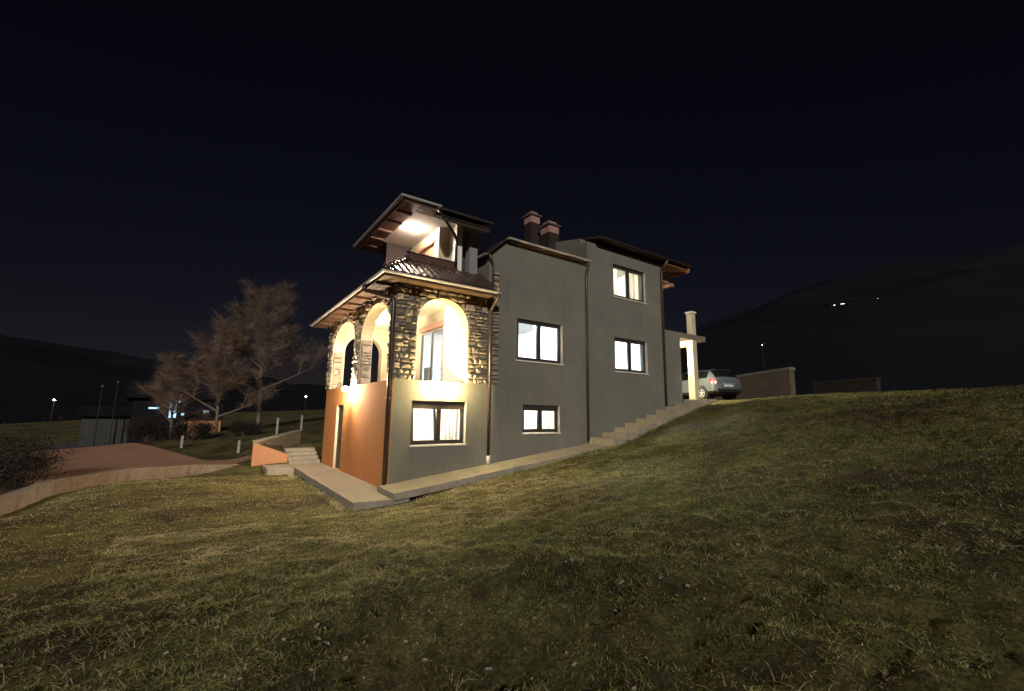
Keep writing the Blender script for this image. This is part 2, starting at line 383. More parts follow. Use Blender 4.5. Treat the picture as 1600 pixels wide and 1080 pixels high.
def wall_y(name, x0, x1, z0, z1, y0, y1, holes, mat, parent=house):
    m = MB(); xs = sorted({x0, x1, *[h[0] for h in holes], *[h[1] for h in holes]}); 
    for a, b in zip(xs[:-1], xs[1:]):
        hs = sorted([(h[2], h[3]) for h in holes if h[0] <= a+1e-6 and h[1] >= b-1e-6]); z = z0
        for (p, q) in hs: m.box(a, b, y0, y1, z, p); z = q
        m.box(a, b, y0, y1, z, z1)
    return m.build(name, mat, parent)
def wall_x(name, y0, y1, z0, z1, x0, x1, holes, mat, parent=house):
    m = MB(); ys = sorted({y0, y1, *[h[0] for h in holes], *[h[1] for h in holes]})
    for a, b in zip(ys[:-1], ys[1:]):
        hs = sorted([(h[2], h[3]) for h in holes if h[0] <= a+1e-6 and h[1] >= b-1e-6]); z = z0
        for (p, q) in hs:
            if p > z: m.box(x0, x1, a, b, z, p)
            z = q
        m.box(x0, x1, a, b, z, z1)
    return m.build(name, mat, parent)

WIN_A = (.53, 2.18, 1.07, 2.25); WIN_M = (3.93, 5.84, 3.60, 4.95); WIN_S = (4.18, 5.70, 1.34, 2.22)
WIN_U = (8.35, 10.25, 6.38, 7.68); WIN_L = (8.35, 10.22, 3.54, 4.82)
DOOR_O = (4.78, 5.72, -.03, 2.18)
front = wall_y('wall', 0, 2.85, -.5, 2.79, 0, .3, [WIN_A], 'grey_plaster')
mainw = wall_y('wall', 2.85, 7.0, -.5, 6.80, 0, .3, [WIN_M, WIN_S], 'grey_plaster')
m = MB(); prof = [(2.85,6.8),(7.0,6.8),(7.0,7.40),(3.52,7.40),(2.85,6.84)]
m.hexa([(x,.0,z) for x,z in prof], [(x,.3,z) for x,z in prof]); m.build('wall', 'grey_plaster', house)
wingw = wall_y('wall', 7.0, 11.3, -.5, 8.25, -.06, .3, [WIN_U, WIN_L], 'grey_plaster')
extw = wall_y('wall', 11.3, 12.5, 1.5, 5.49, 0, .3, [], 'grey_plaster')
orange = wall_x('wall', .3, 7.5, -.6, 2.79, 0, .3, [DOOR_O], 'orange_plaster')
orange['label'] = 'orange plastered cellar wall'
MB().box(0, .02, 0, .30, -.5, 2.79)                                        # (corner belongs to the front wall)
MB().box(-.006, 0, 0, .299, -.5, 2.787).build('wall_corner', 'orange_plaster', house)
# unseen sides that close the shell
MB().box(.3, 2.85, 7.2, 7.5, -.6, 2.79).build('wall', 'orange_plaster', house)
MB().box(2.85, 11.3, 8.5, 8.8, -.5, 8.2).build('wall', 'grey_plaster', house)
MB().box(11.0, 11.3, .3, 8.5, 1.5, 8.25).build('wall', 'grey_plaster', house)
MB().box(2.6, 2.85, 7.5, 8.8, -.5, 7.0).build('wall', 'grey_plaster', house)
MB().box(2.85, 3.05, .3, 8.5, 5.5, 6.9).build('wall', 'grey_plaster', house)
MB().box(12.2, 12.5, .3, 4, 1.5, 5.25).build('wall', 'cream_plaster', house)

# ---- windows: frame > sashes, panes, shutter box, sill, reveal
def bars(m, x0, x1, z0, z1, y0, y1, t):
    m.box(x0, x1, y0, y1, z0, z0+t); m.box(x0, x1, y0, y1, z1-t, z1)
    m.box(x0, x0+t, y0, y1, z0+t, z1-t); m.box(x1-t, x1, y0, y1, z0+t, z1-t)
def window(r, y=0., shutter=.2, inset=.10, tilt=False, sill=True, reveal=True):
    x0, x1, z0, z1 = r; ya = y+inset
    f = MB(); bars(f, x0+.02, x1-.02, z0+.02, z1-.004, ya, ya+.08, .055)
    xm = (x0+x1)/2; f.box(xm-.03, xm+.03, ya+.002, ya+.078, z0+.075, z1-.06)
    fo = f.build('window', 'window_frame', house, bevel=.006)
    sb = MB(); sb.box(x0+.03, x1-.03, ya-.035, ya-.003, z1-.02-shutter, z1-.012)
    for k in range(int(shutter/.05)):
        zz = z1-.02-shutter+.01+k*.05; sb.box(x0+.035, x1-.035, ya-.043, ya-.036, zz, zz+.038)
    sb.build('roller_shutter', 'window_frame', fo)
    zt = z1-.03-shutter
    for a, b, side in ((x0+.075, xm-.032, 0), (xm+.032, x1-.075, 1)):
        s = MB(); yy0, yy1 = ya-.012, ya+.06; bars(s, a, b, z0+.077, z1-.062, yy0, yy1, .05)
        so_ = s.build('sash', 'window_frame', fo, bevel=.006)
        p = MB(); p.box(a+.048, b-.048, ya+.02, ya+.028, z0+.125, z1-.11); po = p.build('pane', 'window_glass', fo)
        if tilt and side == 0:
            M = Matrix.Translation((0, ya, z0+.08)) @ Matrix.Rotation(R(-7.5), 4, 'X') @ Matrix.Translation((0, -ya, -(z0+.08)))
            so_.matrix_basis = M; po.matrix_basis = M
    if sill:
        s = MB(); s.box(x0-.02, x1+.02, y-.045, ya-.001, z0-.028, z0+.012); s.build('sill', 'white_sill', fo, bevel=.004)
    if reveal:
        s = MB(); s.box(x1-.014, x1+.0, y+.003, ya-.002, z0+.014, z1-.001); s.build('reveal', 'white_sill', fo)
    return fo
wA = window(WIN_A, shutter=.20, tilt=True); wA['label'] = 'cellar window with left sash tilted open'
MB().box(.70, .735, .118, .121, 1.70, 1.74).build('sticker', 'sticker', wA)
window(WIN_M, shutter=.10); window(WIN_S, shutter=.16); window(WIN_U, -.06, shutter=.11); window(WIN_L, -.06, shutter=.11)

# ---- lit rooms behind the windows
def room(x0, x1, y0, y1, z0, z1, lamp, lx, ly, r=.16, mat='room_white', open_left=None):
    m = MB()
    m.box(x0, x1, y0, y1, z0-.05, z0); m.box(x0, x1, y0, y1, z1, z1+.05); m.box(x0, x1, y1, y1+.06, z0, z1)
    m.box(x1, x1+.06, y0, y1, z0, z1)
    if not open_left: m.box(x0-.06, x0, y0, y1, z0, z1)
    o = m.build('room', mat, house)
    MB().lathe((lx, ly, z1-.075), [(r*.6,0),(r,.02),(r,.06),(r*.9,.074)], 18).build('ceiling_light', lamp, o)
    return o
room(.36, 2.8, .302, 2.6, .4, 2.6, 'room_warm', 1.3, 1.2, .17)
room(3.5, 6.6, .302, 2.8, .9, 2.6, 'room_warm', 4.9, 1.1, .17)
rg = room(2.42, 6.9, .302, 6.2, 2.8, 5.34, 'room_cool', 4.7, 1.9, .26, open_left=True)
room(7.2, 10.9, .302, 4.2, 2.8, 5.34, 'room_cool', 9.2, 1.5, .2)
room(7.2, 10.9, .302, 4.2, 5.7, 8.1, 'room_warm', 9.2, 1.8, .16)
def curtain(x0, x1, z0, z1, y, folds, parent, mat='curtain'):
    V = []; F = []; n = folds*8
    for i in range(n+1):
        t = i/n; yy = y+.018*math.sin(t*folds*2*math.pi)+.012*math.sin(t*17.0)
        V += [(x0+(x1-x0)*t, yy, z0), (x0+(x1-x0)*t, yy*.5+y*.5, z1)]
    for i in range(n): F.append((2*i, 2*i+2, 2*i+3, 2*i+1))
    me = bpy.data.meshes.new('curtain'); me.from_pydata(V, [], F); me.materials.append(MAT[mat])
    me.polygons.foreach_set('use_smooth', [True]*len(me.polygons)); return link('curtain', me, parent)
curtain(.55, 1.34, .95, 2.25, .50, 7, house); curtain(1.40, 2.2, .95, 2.25, .50, 7, house)
curtain(4.95, 5.9, 3.45, 5.0, .46, 8, house)
curtain(8.3, 9.15, 6.3, 7.8, .46, 7, house); curtain(9.95, 10.3, 6.3, 7.8, .50, 4, house)
curtain(9.25, 10.3, 3.45, 4.95, .46, 9, house); curtain(8.3, 8.62, 3.45, 4.95, .50, 4, house)
curtain(4.2, 5.7, 1.2, 2.3, .50, 11, house)
MB().box(4.05, 4.55, 2.6, 3.1, 2.8, 4.25).build('cupboard', 'furniture', rg)
MB().box(4.12, 4.48, 2.59, 2.60, 3.9, 4.2).build('cupboard_door', 'room_white', rg)
MB().box(4.1, 4.3, 1.8, 2.0, 3.55, 3.85).build('storage_box', 'furniture_warm', rg)
MB().box(4.4, 5.0, 5.2, 5.9, 2.8, 4.4).build('cupboard', 'furniture', rg)
MB().box(3.1, 3.7, 4.6, 5.2, 2.8, 3.7).build('cabinet', 'furniture', rg)
MB().box(9.7, 10.3, 1.9, 2.3, 5.75, 6.75).build('wardrobe', 'furniture_warm', house)

# ---- arched porch on top of the cellar
FL = 2.79
def arch_z(u, a, b, zs, zt):
    t = (u-(a+b)/2)/((b-a)/2); return zs + (zt-zs)*math.sqrt(max(0, 1-t*t))
ARC_F = [(.57, 2.16, 4.42, 5.17)]
ARC_L = [(.42, 3.22, 4.32, 5.17), (3.82, 6.92, 4.32, 5.17)]
ARC_E = [(.5, 2.0, 4.35, 5.05)]
def arch_strips(u0, u1, z0, z1, arcs, n=20):
    us = {u0, u1}
    for (a, b, *_r) in arcs:
        for i in range(n+1): us.add((a+b)/2 - (b-a)/2*math.cos(math.pi*i/n))
    us = sorted(us); out = []
    for p, q in zip(us[:-1], us[1:]):
        mid = (p+q)/2; hit = [A for A in arcs if A[0] < mid < A[1]]
        if hit: A = hit[0]; out.append((p, q, arch_z(p, *A), arch_z(q, *A)))
        else: out.append((p, q, z0, z0))
    return out
def arch_wall(name, u0, u1, z0, z1, arcs, d0, d1, mp, mat):
    m = MB()
    for (p, q, za, zb) in arch_strips(u0, u1, z0, z1, arcs):
        lo = [mp(p,d0,za), mp(q,d0,zb), mp(q,d0,z1), mp(p,d0,z1)]; hi = [mp(p,d1,za), mp(q,d1,zb), mp(q,d1,z1), mp(p,d1,z1)]
        m.hexa(lo, hi)
    return m.build(name, mat, house)
mpF = lambda u, d, z: (u, -d, z)               # d points out of the wall
mpL = lambda u, d, z: (-d, u, z)
aF = arch_wall('arch_wall', 0, 2.85, FL, 5.42, ARC_F, 0, -.38, mpF, 'cream_plaster')
aL = arch_wall('arch_wall', .38, 7.12, FL, 5.42, ARC_L, 0, -.38, mpL, 'cream_plaster')
aE = arch_wall('arch_wall', .0, 2.6, FL, 5.42, ARC_E, -7.12, -7.5, mpF, 'cream_plaster')
bF = arch_wall('mortar', .0, 2.85, FL+.002, 5.415, ARC_F, .014, .001, mpF, 'mortar')
bL = arch_wall('mortar', .002, 7.498, FL+.002, 5.415, ARC_L, .014, .001, mpL, 'mortar')
MB().box(.302, 2.6, .302, 7.19, 2.62, FL-.004).build('porch_floor', 'concrete', house)
MB().box(.005, 2.85, .005, 7.49, 5.425, 5.6).build('porch_ceiling', 'white_plaster', house)
# inner wall with the sliding door
INX = 2.22
inner = wall_x('wall', .38, 7.12, FL, 5.42, INX+.14, INX+.22, [(2.08, 3.86, FL-.0, 4.82)], 'cream_plaster')
MB().box(INX, INX+.139, .381, 1.70, FL, 5.42).build('pilaster', 'white_plaster', house)
MB().box(INX+.22, 2.85, .31, .38, FL, 5.42).build('wall', 'cream_plaster', house)
fd = MB(); 
for (a, b) in ((2.08, 2.14), (2.93, 3.01), (3.80, 3.86)): fd.box(INX+.15, INX+.21, a, b, FL, 4.82)
fd.box(INX+.151, INX+.209, 2.14, 2.93, 4.74, 4.82); fd.box(INX+.151, INX+.209, 3.01, 3.80, 4.74, 4.82)
fd.box(INX+.151, INX+.209, 2.14, 2.93, FL, FL+.07); fd.box(INX+.151, INX+.209, 3.01, 3.80, FL, FL+.07)
dd = fd.build('sliding_door', 'window_frame', house, bevel=.006)
for a, b in ((2.14, 2.93), (3.01, 3.80)): MB().box(INX+.176, INX+.184, a, b, FL+.07, 4.74).build('pane', 'window_glass', dd)
MB().box(INX+.08, INX+.139, 1.98, 3.96, 4.825, 5.02).build('roller_shutter_box', 'wood_light', dd)
# cellar door in the orange wall
dr = MB().box(.085, .135, 4.78, 5.72, -.03, 2.18).build('door', 'window_frame', house)
p_ = MB(); bars(p_, 4.80, 5.70, 0.0, 2.16, 0, .03, .07)
MB().box(.067, .0845, 4.9, 5.6, .15, 1.0).build('panel', 'window_frame', dr, bevel=.006)
MB().box(.067, .0845, 4.9, 5.6, 1.12, 2.05).build('panel', 'window_frame', dr, bevel=.006)
MB().tube([(.084,4.86,1.02),(.04,4.86,1.02),(.04,4.98,1.02)], .012, 8).build('handle', 'gutter_metal', dr)
MB().box(.004, .083, 5.700, 5.718, -.02, 2.178).build('reveal', 'cream_plaster', dr)

# ---- stone facing: every stone a mesh of its own
def stone_mesh(wd, ht, dp):
    j = lambda a: RND.uniform(-a, a)
    e = min(.03, .22*min(wd, ht)); V = []
    hw, hh = wd/2, ht/2
    for (sx, sz) in ((-1,-1),(1,-1),(1,1),(-1,1)): V.append((sx*hw, 0, sz*hh))
    for (sx, sz) in ((-1,-1),(1,-1),(1,1),(-1,1)): V.append((sx*(hw-e*.25)+j(.006), dp*.6+j(.006), sz*(hh-e*.25)+j(.006)))
    for (sx, sz) in ((-1,-1),(1,-1),(1,1),(-1,1)): V.append((sx*(hw-e)+j(.012), dp+j(.014), sz*(hh-e)+j(.012)))
    V.append((j(wd*.15), dp+.012+j(.014), j(ht*.15)))
    F = [(0,1,2,3)]
    for a in (0, 4):
        for i in range(4): k = (i+1) % 4; F.append((a+i, a+k, a+4+k, a+4+i))
    for i in range(4): F.append((8+i, 8+(i+1)%4, 12))
    return V, F
def lay_stones(u0, u1, z0, z1, arcs, hlo=.10, hhi=.21, wlo=.12, whi=.30):
    out = []; z = z0
    while z < z1-.04:
        h = min(RND.uniform(hlo, hhi), z1-z)
        if z1-z-h < .07: h = z1-z
        iv = [(u0, u1)]
        for A in arcs:
            zm = z+h*.22
            if zm >= A[3]: continue
            if zm <= A[2]: a, b = A[0], A[1]
            else:
                k = math.sqrt(max(0, 1-((zm-A[2])/(A[3]-A[2]))**2)); c_ = (A[0]+A[1])/2; a, b = c_-(A[1]-A[0])/2*k, c_+(A[1]-A[0])/2*k
            niv = []
            for (p, q) in iv:
                if b <= p or a >= q: niv.append((p, q)); continue
                if a > p: niv.append((p, a))
                if b < q: niv.append((b, q))
            iv = niv
        for (p, q) in iv:
            u = p
            while u < q-.03:
                wd = RND.uniform(wlo, whi)
                if q-u-wd < .09: wd = q-u
                if h > .17 and wd < .34 and RND.random() < .45:            # two thin ones instead of a tall one
                    s_ = RND.uniform(.4, .6)*h; out += [(u, u+wd, z, z+s_), (u, u+wd, z+s_, z+h)]
                else: out.append((u, u+wd, z, z+h))
                u += wd
        z += h
    return out
NST = [0]
rest = MB()
def stones(lst, mp, ang, parent, gap=.011):
    for (a, b, c, d) in lst:
        wd, ht = b-a-gap, d-c-gap
        if wd < .04 or ht < .03: continue
        V, F = stone_mesh(wd, ht, RND.uniform(.025, .08))
        ctr = mp((a+b)/2, .008, (c+d)/2)
        if NST[0] < 297:
            me = bpy.data.meshes.new('stone'); me.from_pydata([(x, -y, z) for (x, y, z) in V], [], F); me.materials.append(MAT['stone'])
            o = bpy.data.objects.new('stone', me); col.objects.link(o); o.parent = parent
            o.location = ctr; o.rotation_euler.z = ang; NST[0] += 1
        else:
            ca, sa = math.cos(ang), math.sin(ang); n0 = len(rest.v)
            for (x, y, z) in V:
                y = -y; rest.v.append((ctr[0]+x*ca-y*sa, ctr[1]+x*sa+y*ca, ctr[2]+z))
            rest.f += [tuple(n0+i for i in f) for f in F]
stones(lay_stones(-.05, 2.80, FL+.005, 5.40, ARC_F), mpF, 0, bF)
stones(lay_stones(2.96, 3.22, FL+.005, 6.3, [], .10, .2, .12, .26), mpF, 0, mainw)
stones(lay_stones(.03, 7.5, FL+.005, 5.40, ARC_L, .11, .23, .14, .34), mpL, -math.pi/2, bL)
stones(lay_stones(.02, .37, FL+.005, 4.25, [], .16, .28, .16, .37), lambda u, d, z: (u, 3.22-d, z), 0, aL)
stones(lay_stones(.02, .37, FL+.005, 4.25, [], .16, .28, .16, .37), lambda u, d, z: (u, 6.92-d, z), 0, aL)
if rest.v: tag(rest.build('stones', 'stone', bL), kind='stuff')

# ---- porch roof with clay tiles, soffit boards and gutters
EV, EZ, IN, TZ = -.58, 5.50, .40, 6.22
YE = 8.15
pr_ = MB()
th = .07
def slab(m, a, b, c, d, t=th):
    m.hexa([(p[0],p[1],p[2]-t) for p in (a,b,c,d)], [a,b,c,d])
slab(pr_, (EV,EV,EZ), (2.80,EV,EZ), (2.80,IN,TZ), (IN,IN,TZ))
slab(pr_, (EV,YE,EZ), (EV,EV,EZ), (IN,IN,TZ), (IN,YE,TZ))
slab(pr_, (IN,IN,TZ-.06), (2.85,IN,TZ-.06), (2.85,YE,TZ-.06), (IN,YE,TZ-.06))
proof = pr_.build('porch_roof', 'roof_dark', house)
def tile_mesh():
    n = 8; V = []; F = []; wd, ln = .215, .30
    for (y, dz) in ((0, .0), (ln, .0)):
        for i in range(n+1):
            t = i/n; h = .034*(.5-.5*math.cos(2*math.pi*t))+ (.012 if t > .8 else 0)
            V.append((t*wd, y, h+.012-(.0 if y == 0 else .018)))
    for i in range(n): F.append((i, i+1, n+2+i, n+1+i))
    b = len(V)
    for i in range(n+1): V.append((V[i][0], 0, V[i][2]-.018))
    for i in range(n): F.append((b+i, b+i+1, i+1, i))
    me = bpy.data.meshes.new('roof_tile'); me.from_pydata(V, [], F); me.materials.append(MAT['roof_tile']); 
    return me
TM = tile_mesh(); NT = [0]
def tiles(org, ux, uy, wid, ln, left_cut, parent, start=None):
    """org: eave start; ux along the eave, uy up the slope; left_cut(v) = where the hip starts at height v"""
    ux = Vector(ux).normalized(); uy = Vector(uy).normalized(); uz = ux.cross(uy)
    rows = int(ln/.25)+1
    for r_ in range(rows):
        v = r_*ln/rows; u = left_cut(v); 
        while u < wid-.1:
            if NT[0] >= 298: return
            o = bpy.data.objects.new('roof_tile', TM); col.objects.link(o); o.parent = parent
            p = Vector(org) + ux*u + uy*v + uz*(.006+RND.uniform(0,.006))
            yx = Matrix((ux, uy, uz)).transposed().to_4x4()
            o.matrix_basis = Matrix.Translation(p) @ yx @ Matrix.Rotation(R(RND.uniform(-1.5,1.5)), 4, 'Z') @ Matrix.Rotation(R(2.5), 4, 'X')
            NT[0] += 1; u += .205
sl = math.hypot(IN-EV, TZ-EZ); kx = (IN-EV)/sl
tiles((EV,EV,EZ), (1,0,0), (0,IN-EV,TZ-EZ), 2.80-EV, sl, lambda v: v*kx, proof)
hip = MB()
for i in range(7):
    a = i/7; b = (i+1)/7+.02; P = lambda t: (EV+(IN-EV)*t, EV+(IN-EV)*t, EZ+(TZ-EZ)*t+.035)
    hip.tube([P(a), P(b)], [.075, .06], 8)
hip.build('hip_tiles', 'roof_tile', proof, smooth=True)
# soffit boards under the overhang
for k in range(4):
    d0 = -.04-k*.135
    MB().box(d0-.125, d0, d0-.125, YE-.02, 5.395, 5.418).build('soffit_board', 'wood_dark', proof)
    MB().box(d0+.004, 2.80, d0-.125, d0, 5.396, 5.419).build('soffit_board', 'wood_dark', proof)
for k in range(9):
    yy = .2+k*.95; MB().box(-.56, -.02, yy, yy+.09, 5.32, 5.394).build('rafter', 'wood_dark', proof, bevel=.006)
def gutter(pts, parent, r=.06, mat='gutter_metal'):
    m = MB(); prof = [(math.cos(a)*r, math.sin(a)*r) for a in np.linspace(math.pi, 2*math.pi, 9)]
    prof += [(c_*.9, s_*.9) for c_, s_ in reversed(prof)]
    pts = [Vector(p) for p in pts]; k = len(prof); base = len(m.v)
    for i, p in enumerate(pts):
        t0 = (p-pts[i-1]).normalized() if i else (pts[1]-p).normalized(); t1 = (pts[i+1]-p).normalized() if i < len(pts)-1 else t0
        n0 = t0.cross(Vector((0,0,1))).normalized(); n1 = t1.cross(Vector((0,0,1))).normalized(); n_ = (n0+n1); n_ = n_/max(.3, n_.length_squared/2) if i and i < len(pts)-1 else n0
        for (c_, s_) in prof: q = p + n_*c_; m.v.append((q.x, q.y, q.z+s_))
    for i in range(len(pts)-1):
        for j in range(k): jj = (j+1) % k; m.f.append((i*k+j, i*k+jj, (i+1)*k+jj, (i+1)*k+j))
    m.f.append(tuple(range(k))); m.f.append(tuple((len(pts)-1)*k+j for j in range(k)))
    return m.build('gutter', mat, parent, smooth=False)
g0 = EV-.055
gutter([(2.86,g0,EZ-.04), (g0,g0,EZ-.04), (g0,YE+.05,EZ-.04), (.6,YE+.05,EZ-.04)], proof)
MB().box(EV-.008, EV+.0, EV-.006, YE, EZ-.16, EZ-.075).build('fascia', 'wood_dark', proof)
MB().box(EV, 2.80, EV-.008, EV, EZ-.16, EZ-.075).build('fascia', 'wood_dark', proof)
def pipe(pts, parent, r=.048, mat='brown_metal', brackets=()):
    P = [Vector(p) for p in pts]; Q_ = [P[0]]
    for i in range(1, len(P)-1):
        a, b, c_ = P[i-1], P[i], P[i+1]; k = min(.12, (b-a).length*.4, (c_-b).length*.4)
        s_ = b + (a-b).normalized()*k; e_ = b + (c_-b).normalized()*k
        for t in np.linspace(0, 1, 5): Q_.append((1-t)**2*s_ + 2*t*(1-t)*b + t*t*e_)
    Q_.append(P[-1]); o = MB().tube(Q_, r, 12).build('downpipe', mat, parent, smooth=True)
    for (p, ax) in brackets:
        MB().lathe(p, [(r+.003,-.014),(r+.009,-.012),(r+.009,.012),(r+.003,.014)], 14).build('bracket', mat, o)
    return o
pipe([(g0,.95,EZ-.08), (g0,.95,EZ-.20), (-.085,.066,4.95), (-.085,.066,-.06)], house, .06, brackets=[((-.085,.066,z),0) for z in (.9,2.3,3.7)])
pipe([(2.80,g0,EZ-.08), (2.80,g0,EZ-.17), (2.90,-.075,5.05), (2.90,-.075,.72)], house, .05, brackets=[((2.90,-.075,z),0) for z in (1.5,2.9,4.3)])
MB().tube([(2.90,-.075,.47), (2.90,-.075,.73)], .058, 12).build('pipe_foot', 'white_sill', house, smooth=True)

# ---- upper loggia
LG = empty_parent = house
MB().box(.40, 1.95, .40, .50, TZ-.05, 6.46).build('parapet', 'wood_dark', house)
MB().box(.40, .50, .502, 3.2, TZ-.05, 6.42).build('parapet', 'wood_dark', house)
MB().box(.37, 1.95, .38, .53, 6.462, 6.49).build('parapet_cap', 'brown_metal', house)
MB().box(.37, .53, .532, 3.2, 6.422, 6.45).build('parapet_cap', 'gutter_metal', house)
CZ = 7.72
MB().box(.66, 1.55, 3.2, 3.4, TZ-.05, CZ).build('wall', 'mauve_plaster', house)
lw = wall_x('wall', 1.0, 3.2, TZ-.05, CZ, 1.55, 1.75, [(1.25, 2.55, TZ-.05, 7.32)], 'cream_plaster')
ld = MB().box(1.63, 1.67, 1.25, 2.55, TZ-.05, 7.32).build('door', 'wood_light', house)
MB().box(1.60, 1.629, 1.85, 1.93, TZ, 7.30).build('door_post', 'wood_light', ld)
MB().box(1.53, 1.549, 1.17, 2.63, 7.33, 7.42).build('lintel', 'wood_light', ld)
MB().box(1.55, 1.9, .92, .999, TZ-.05, CZ).build('wall', 'cream_plaster', house)
MB().box(1.9, 2.10, .40, .998, TZ-.05, CZ).build('pillar', 'white_plaster', house)
MB().box(2.101, 2.9, .78, .95, 6.85, CZ).build('wall', 'orange_plaster', house)
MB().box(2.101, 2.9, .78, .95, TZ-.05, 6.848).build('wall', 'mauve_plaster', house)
MB().box(2.34, 2.62, .34, .62, TZ-.35, 7.50).build('pillar', 'pillar_grey', house, bevel=.01)
MB().box(.5, 2.9, .4, 3.2, CZ+.002, CZ+.05).build('loggia_ceiling', 'white_plaster', house)
up = MB(); X0, X1, Y0, Y1 = .0, 2.9, -.10, 4.4; zt = CZ+.14
slab(up, (X0,Y0,zt), (X1,Y0,zt), (X1,2.1,zt+.75), (1.6,2.1,zt+.75), .07)
slab(up, (X0,Y1,zt), (X0,Y0,zt), (1.6,2.1,zt+.75), (1.6,2.3,zt+.75), .07)
slab(up, (X1,Y1,zt), (X0,Y1,zt), (1.6,2.3,zt+.75), (X1,2.3,zt+.75), .07)
uroof = up.build('loggia_roof', 'roof_dark', house)
for k in range(4):
    d0 = .49-k*.123
    MB().box(d0-.115, d0, -.07, Y1-.03, CZ-.004, CZ+.018).build('soffit_board', 'wood_dark', uroof)
    MB().box(.5, 1.08, d0-.115-.1, d0-.1, CZ-.004, CZ+.018).build('soffit_board', 'wood_dark', uroof)
    MB().box(.5, 1.6, 3.43+k*.235, 3.43+k*.235+.22, CZ-.004, CZ+.018).build('soffit_board', 'wood_dark', uroof)
for k in range(5):
    yy = .5+k*.8; MB().box(.02, .47, yy, yy+.07, CZ-.075, CZ-.006).build('rafter', 'wood_dark', uroof, bevel=.006)
MB().box(X0-.02, X0, Y0-.02, Y1, CZ-.02, zt-.02).build('fascia', 'wood_dark', uroof)
MB().box(X0, 1.1, Y0-.02, Y0, CZ-.02, zt-.02).build('fascia', 'wood_dark', uroof)
gutter([(1.08,Y0-.075,zt-.02), (X0-.075,Y0-.075,zt-.02), (X0-.075,Y1+.07,zt-.02), (1.3,Y1+.07,zt-.02)], uroof)
pipe([(1.0,Y0-.075,zt-.06), (1.0,Y0-.075,zt-.14), (1.86,.33,7.22), (1.86,.33,6.36)], house, .04)
sr = MB(); slab(sr, (1.05,-.30,7.46), (2.66,-.30,7.46), (2.66,.75,8.05), (1.05,.75,8.05), .09)
side_roof = sr.build('loggia_side_roof', 'roof_dark', house)
tiles((1.05,-.30,7.46), (1,0,0), (0,1.05,.59), 1.61, 1.2, lambda v: 0., side_roof)
tiles((EV,YE,EZ), (0,-1,0), (IN-EV,0,TZ-EZ), YE-EV-.7, sl, lambda v: 0., proof)

# ---- main and wing roofs
mr = MB()
slab(mr, (3.42,-.14,7.50), (7.06,-.14,7.50), (7.06,4.6,9.0), (5.6,4.6,9.0), .09)
slab(mr, (2.72,4.6,6.85), (2.72,-.14,6.85), (3.42,-.14,7.50), (5.6,4.6,9.0), .09)
slab(mr, (7.06,8.9,7.50), (2.72,8.9,7.2), (5.6,4.6,9.0), (7.06,4.6,9.0), .09)
mroof = mr.build('main_roof', 'roof_dark', house)
gutter([(7.04,-.205,7.46), (3.40,-.205,7.46)], mroof, .055)
gutter([(2.66,-.14,6.80), (2.66,3.4,6.80)], mroof, .055)
MB().box(3.45, 7.0, -.135, -.002, 7.39, 7.405).build('soffit_board', 'wood_dark', mroof)
pipe([(6.93,-.205,7.43), (6.93,-.205,7.30), (6.93,-.07,6.92), (6.93,-.07,1.05)], house, .045, brackets=[((6.93,-.07,z),0) for z in (2,4,6)])
pipe([(2.74,-.16,6.78), (2.96,-.07,6.50), (2.96,-.07,5.75)], house, .03)
wr = MB()
slab(wr, (7.30,-.42,8.42), (12.85,-.42,8.42), (12.85,4.4,9.55), (7.30,4.4,9.55), .09)
slab(wr, (12.85,9.2,8.42), (7.30,9.2,8.42), (7.30,4.4,9.55), (12.85,4.4,9.55), .09)
wroof = wr.build('wing_roof', 'roof_dark', house)
MB().hexa([(7.0,.301,6.9),(7.3,.301,6.9),(7.3,4.3,6.9),(7.0,4.3,6.9)], [(7.0,.301,8.46),(7.3,.301,8.46),(7.3,4.3,9.40),(7.0,4.3,9.40)]).build('wall', 'grey_plaster', house)
gutter([(12.85,-.48,8.38), (7.30,-.48,8.38)], wroof, .045, 'brown_metal')
for k in range(5): MB().box(11.32, 12.75, -.36+k*.3, -.08+k*.3, 8.20+k*.07, 8.22+k*.07).build('soffit_board', 'wood_light', wroof)
MB().box(12.78, 12.84, -.40, 4.3, 8.12, 8.30).build('verge_board', 'wood_light', wroof)
MB().box(12.10, 12.30, .02, 4.3, 7.46, 7.62).build('beam', 'wood_light', house, bevel=.01)
MB().box(11.302, 12.1, .15, 4.3, 7.63, 7.70).build('pergola_deck', 'wood_light', house)
pipe([(11.22,-.48,8.30), (11.22,-.13,7.95), (11.22,-.13,2.3)], house, .045)
for (x, y, h, s, cap) in ((6.60,2.75,10.1,.46,.10), (6.9,1.95,9.45,.52,.10)):
    ch = MB().box(x-s/2, x+s/2, y-s/2, y+s/2, 7.9, h).build('chimney', 'roof_dark', house)  # shaft coloured dark as if unlit; brick colour only on the top
    MB().box(x-s/2-.002, x+s/2+.002, y-s/2-.002, y+s/2+.002, h-.30, h).build('brick_top', 'chimney_brick', ch)
    MB().box(x-s/2-.07, x+s/2+.07, y-s/2-.07, y+s/2+.07, h+.002, h+.07).build('cap', 'chimney_cap', ch, bevel=.01)
    MB().box(x-s/2+.06, x+s/2-.06, y-s/2+.06, y+s/2-.06, h+.072, h+.2).build('flue', 'chimney_brick', ch)

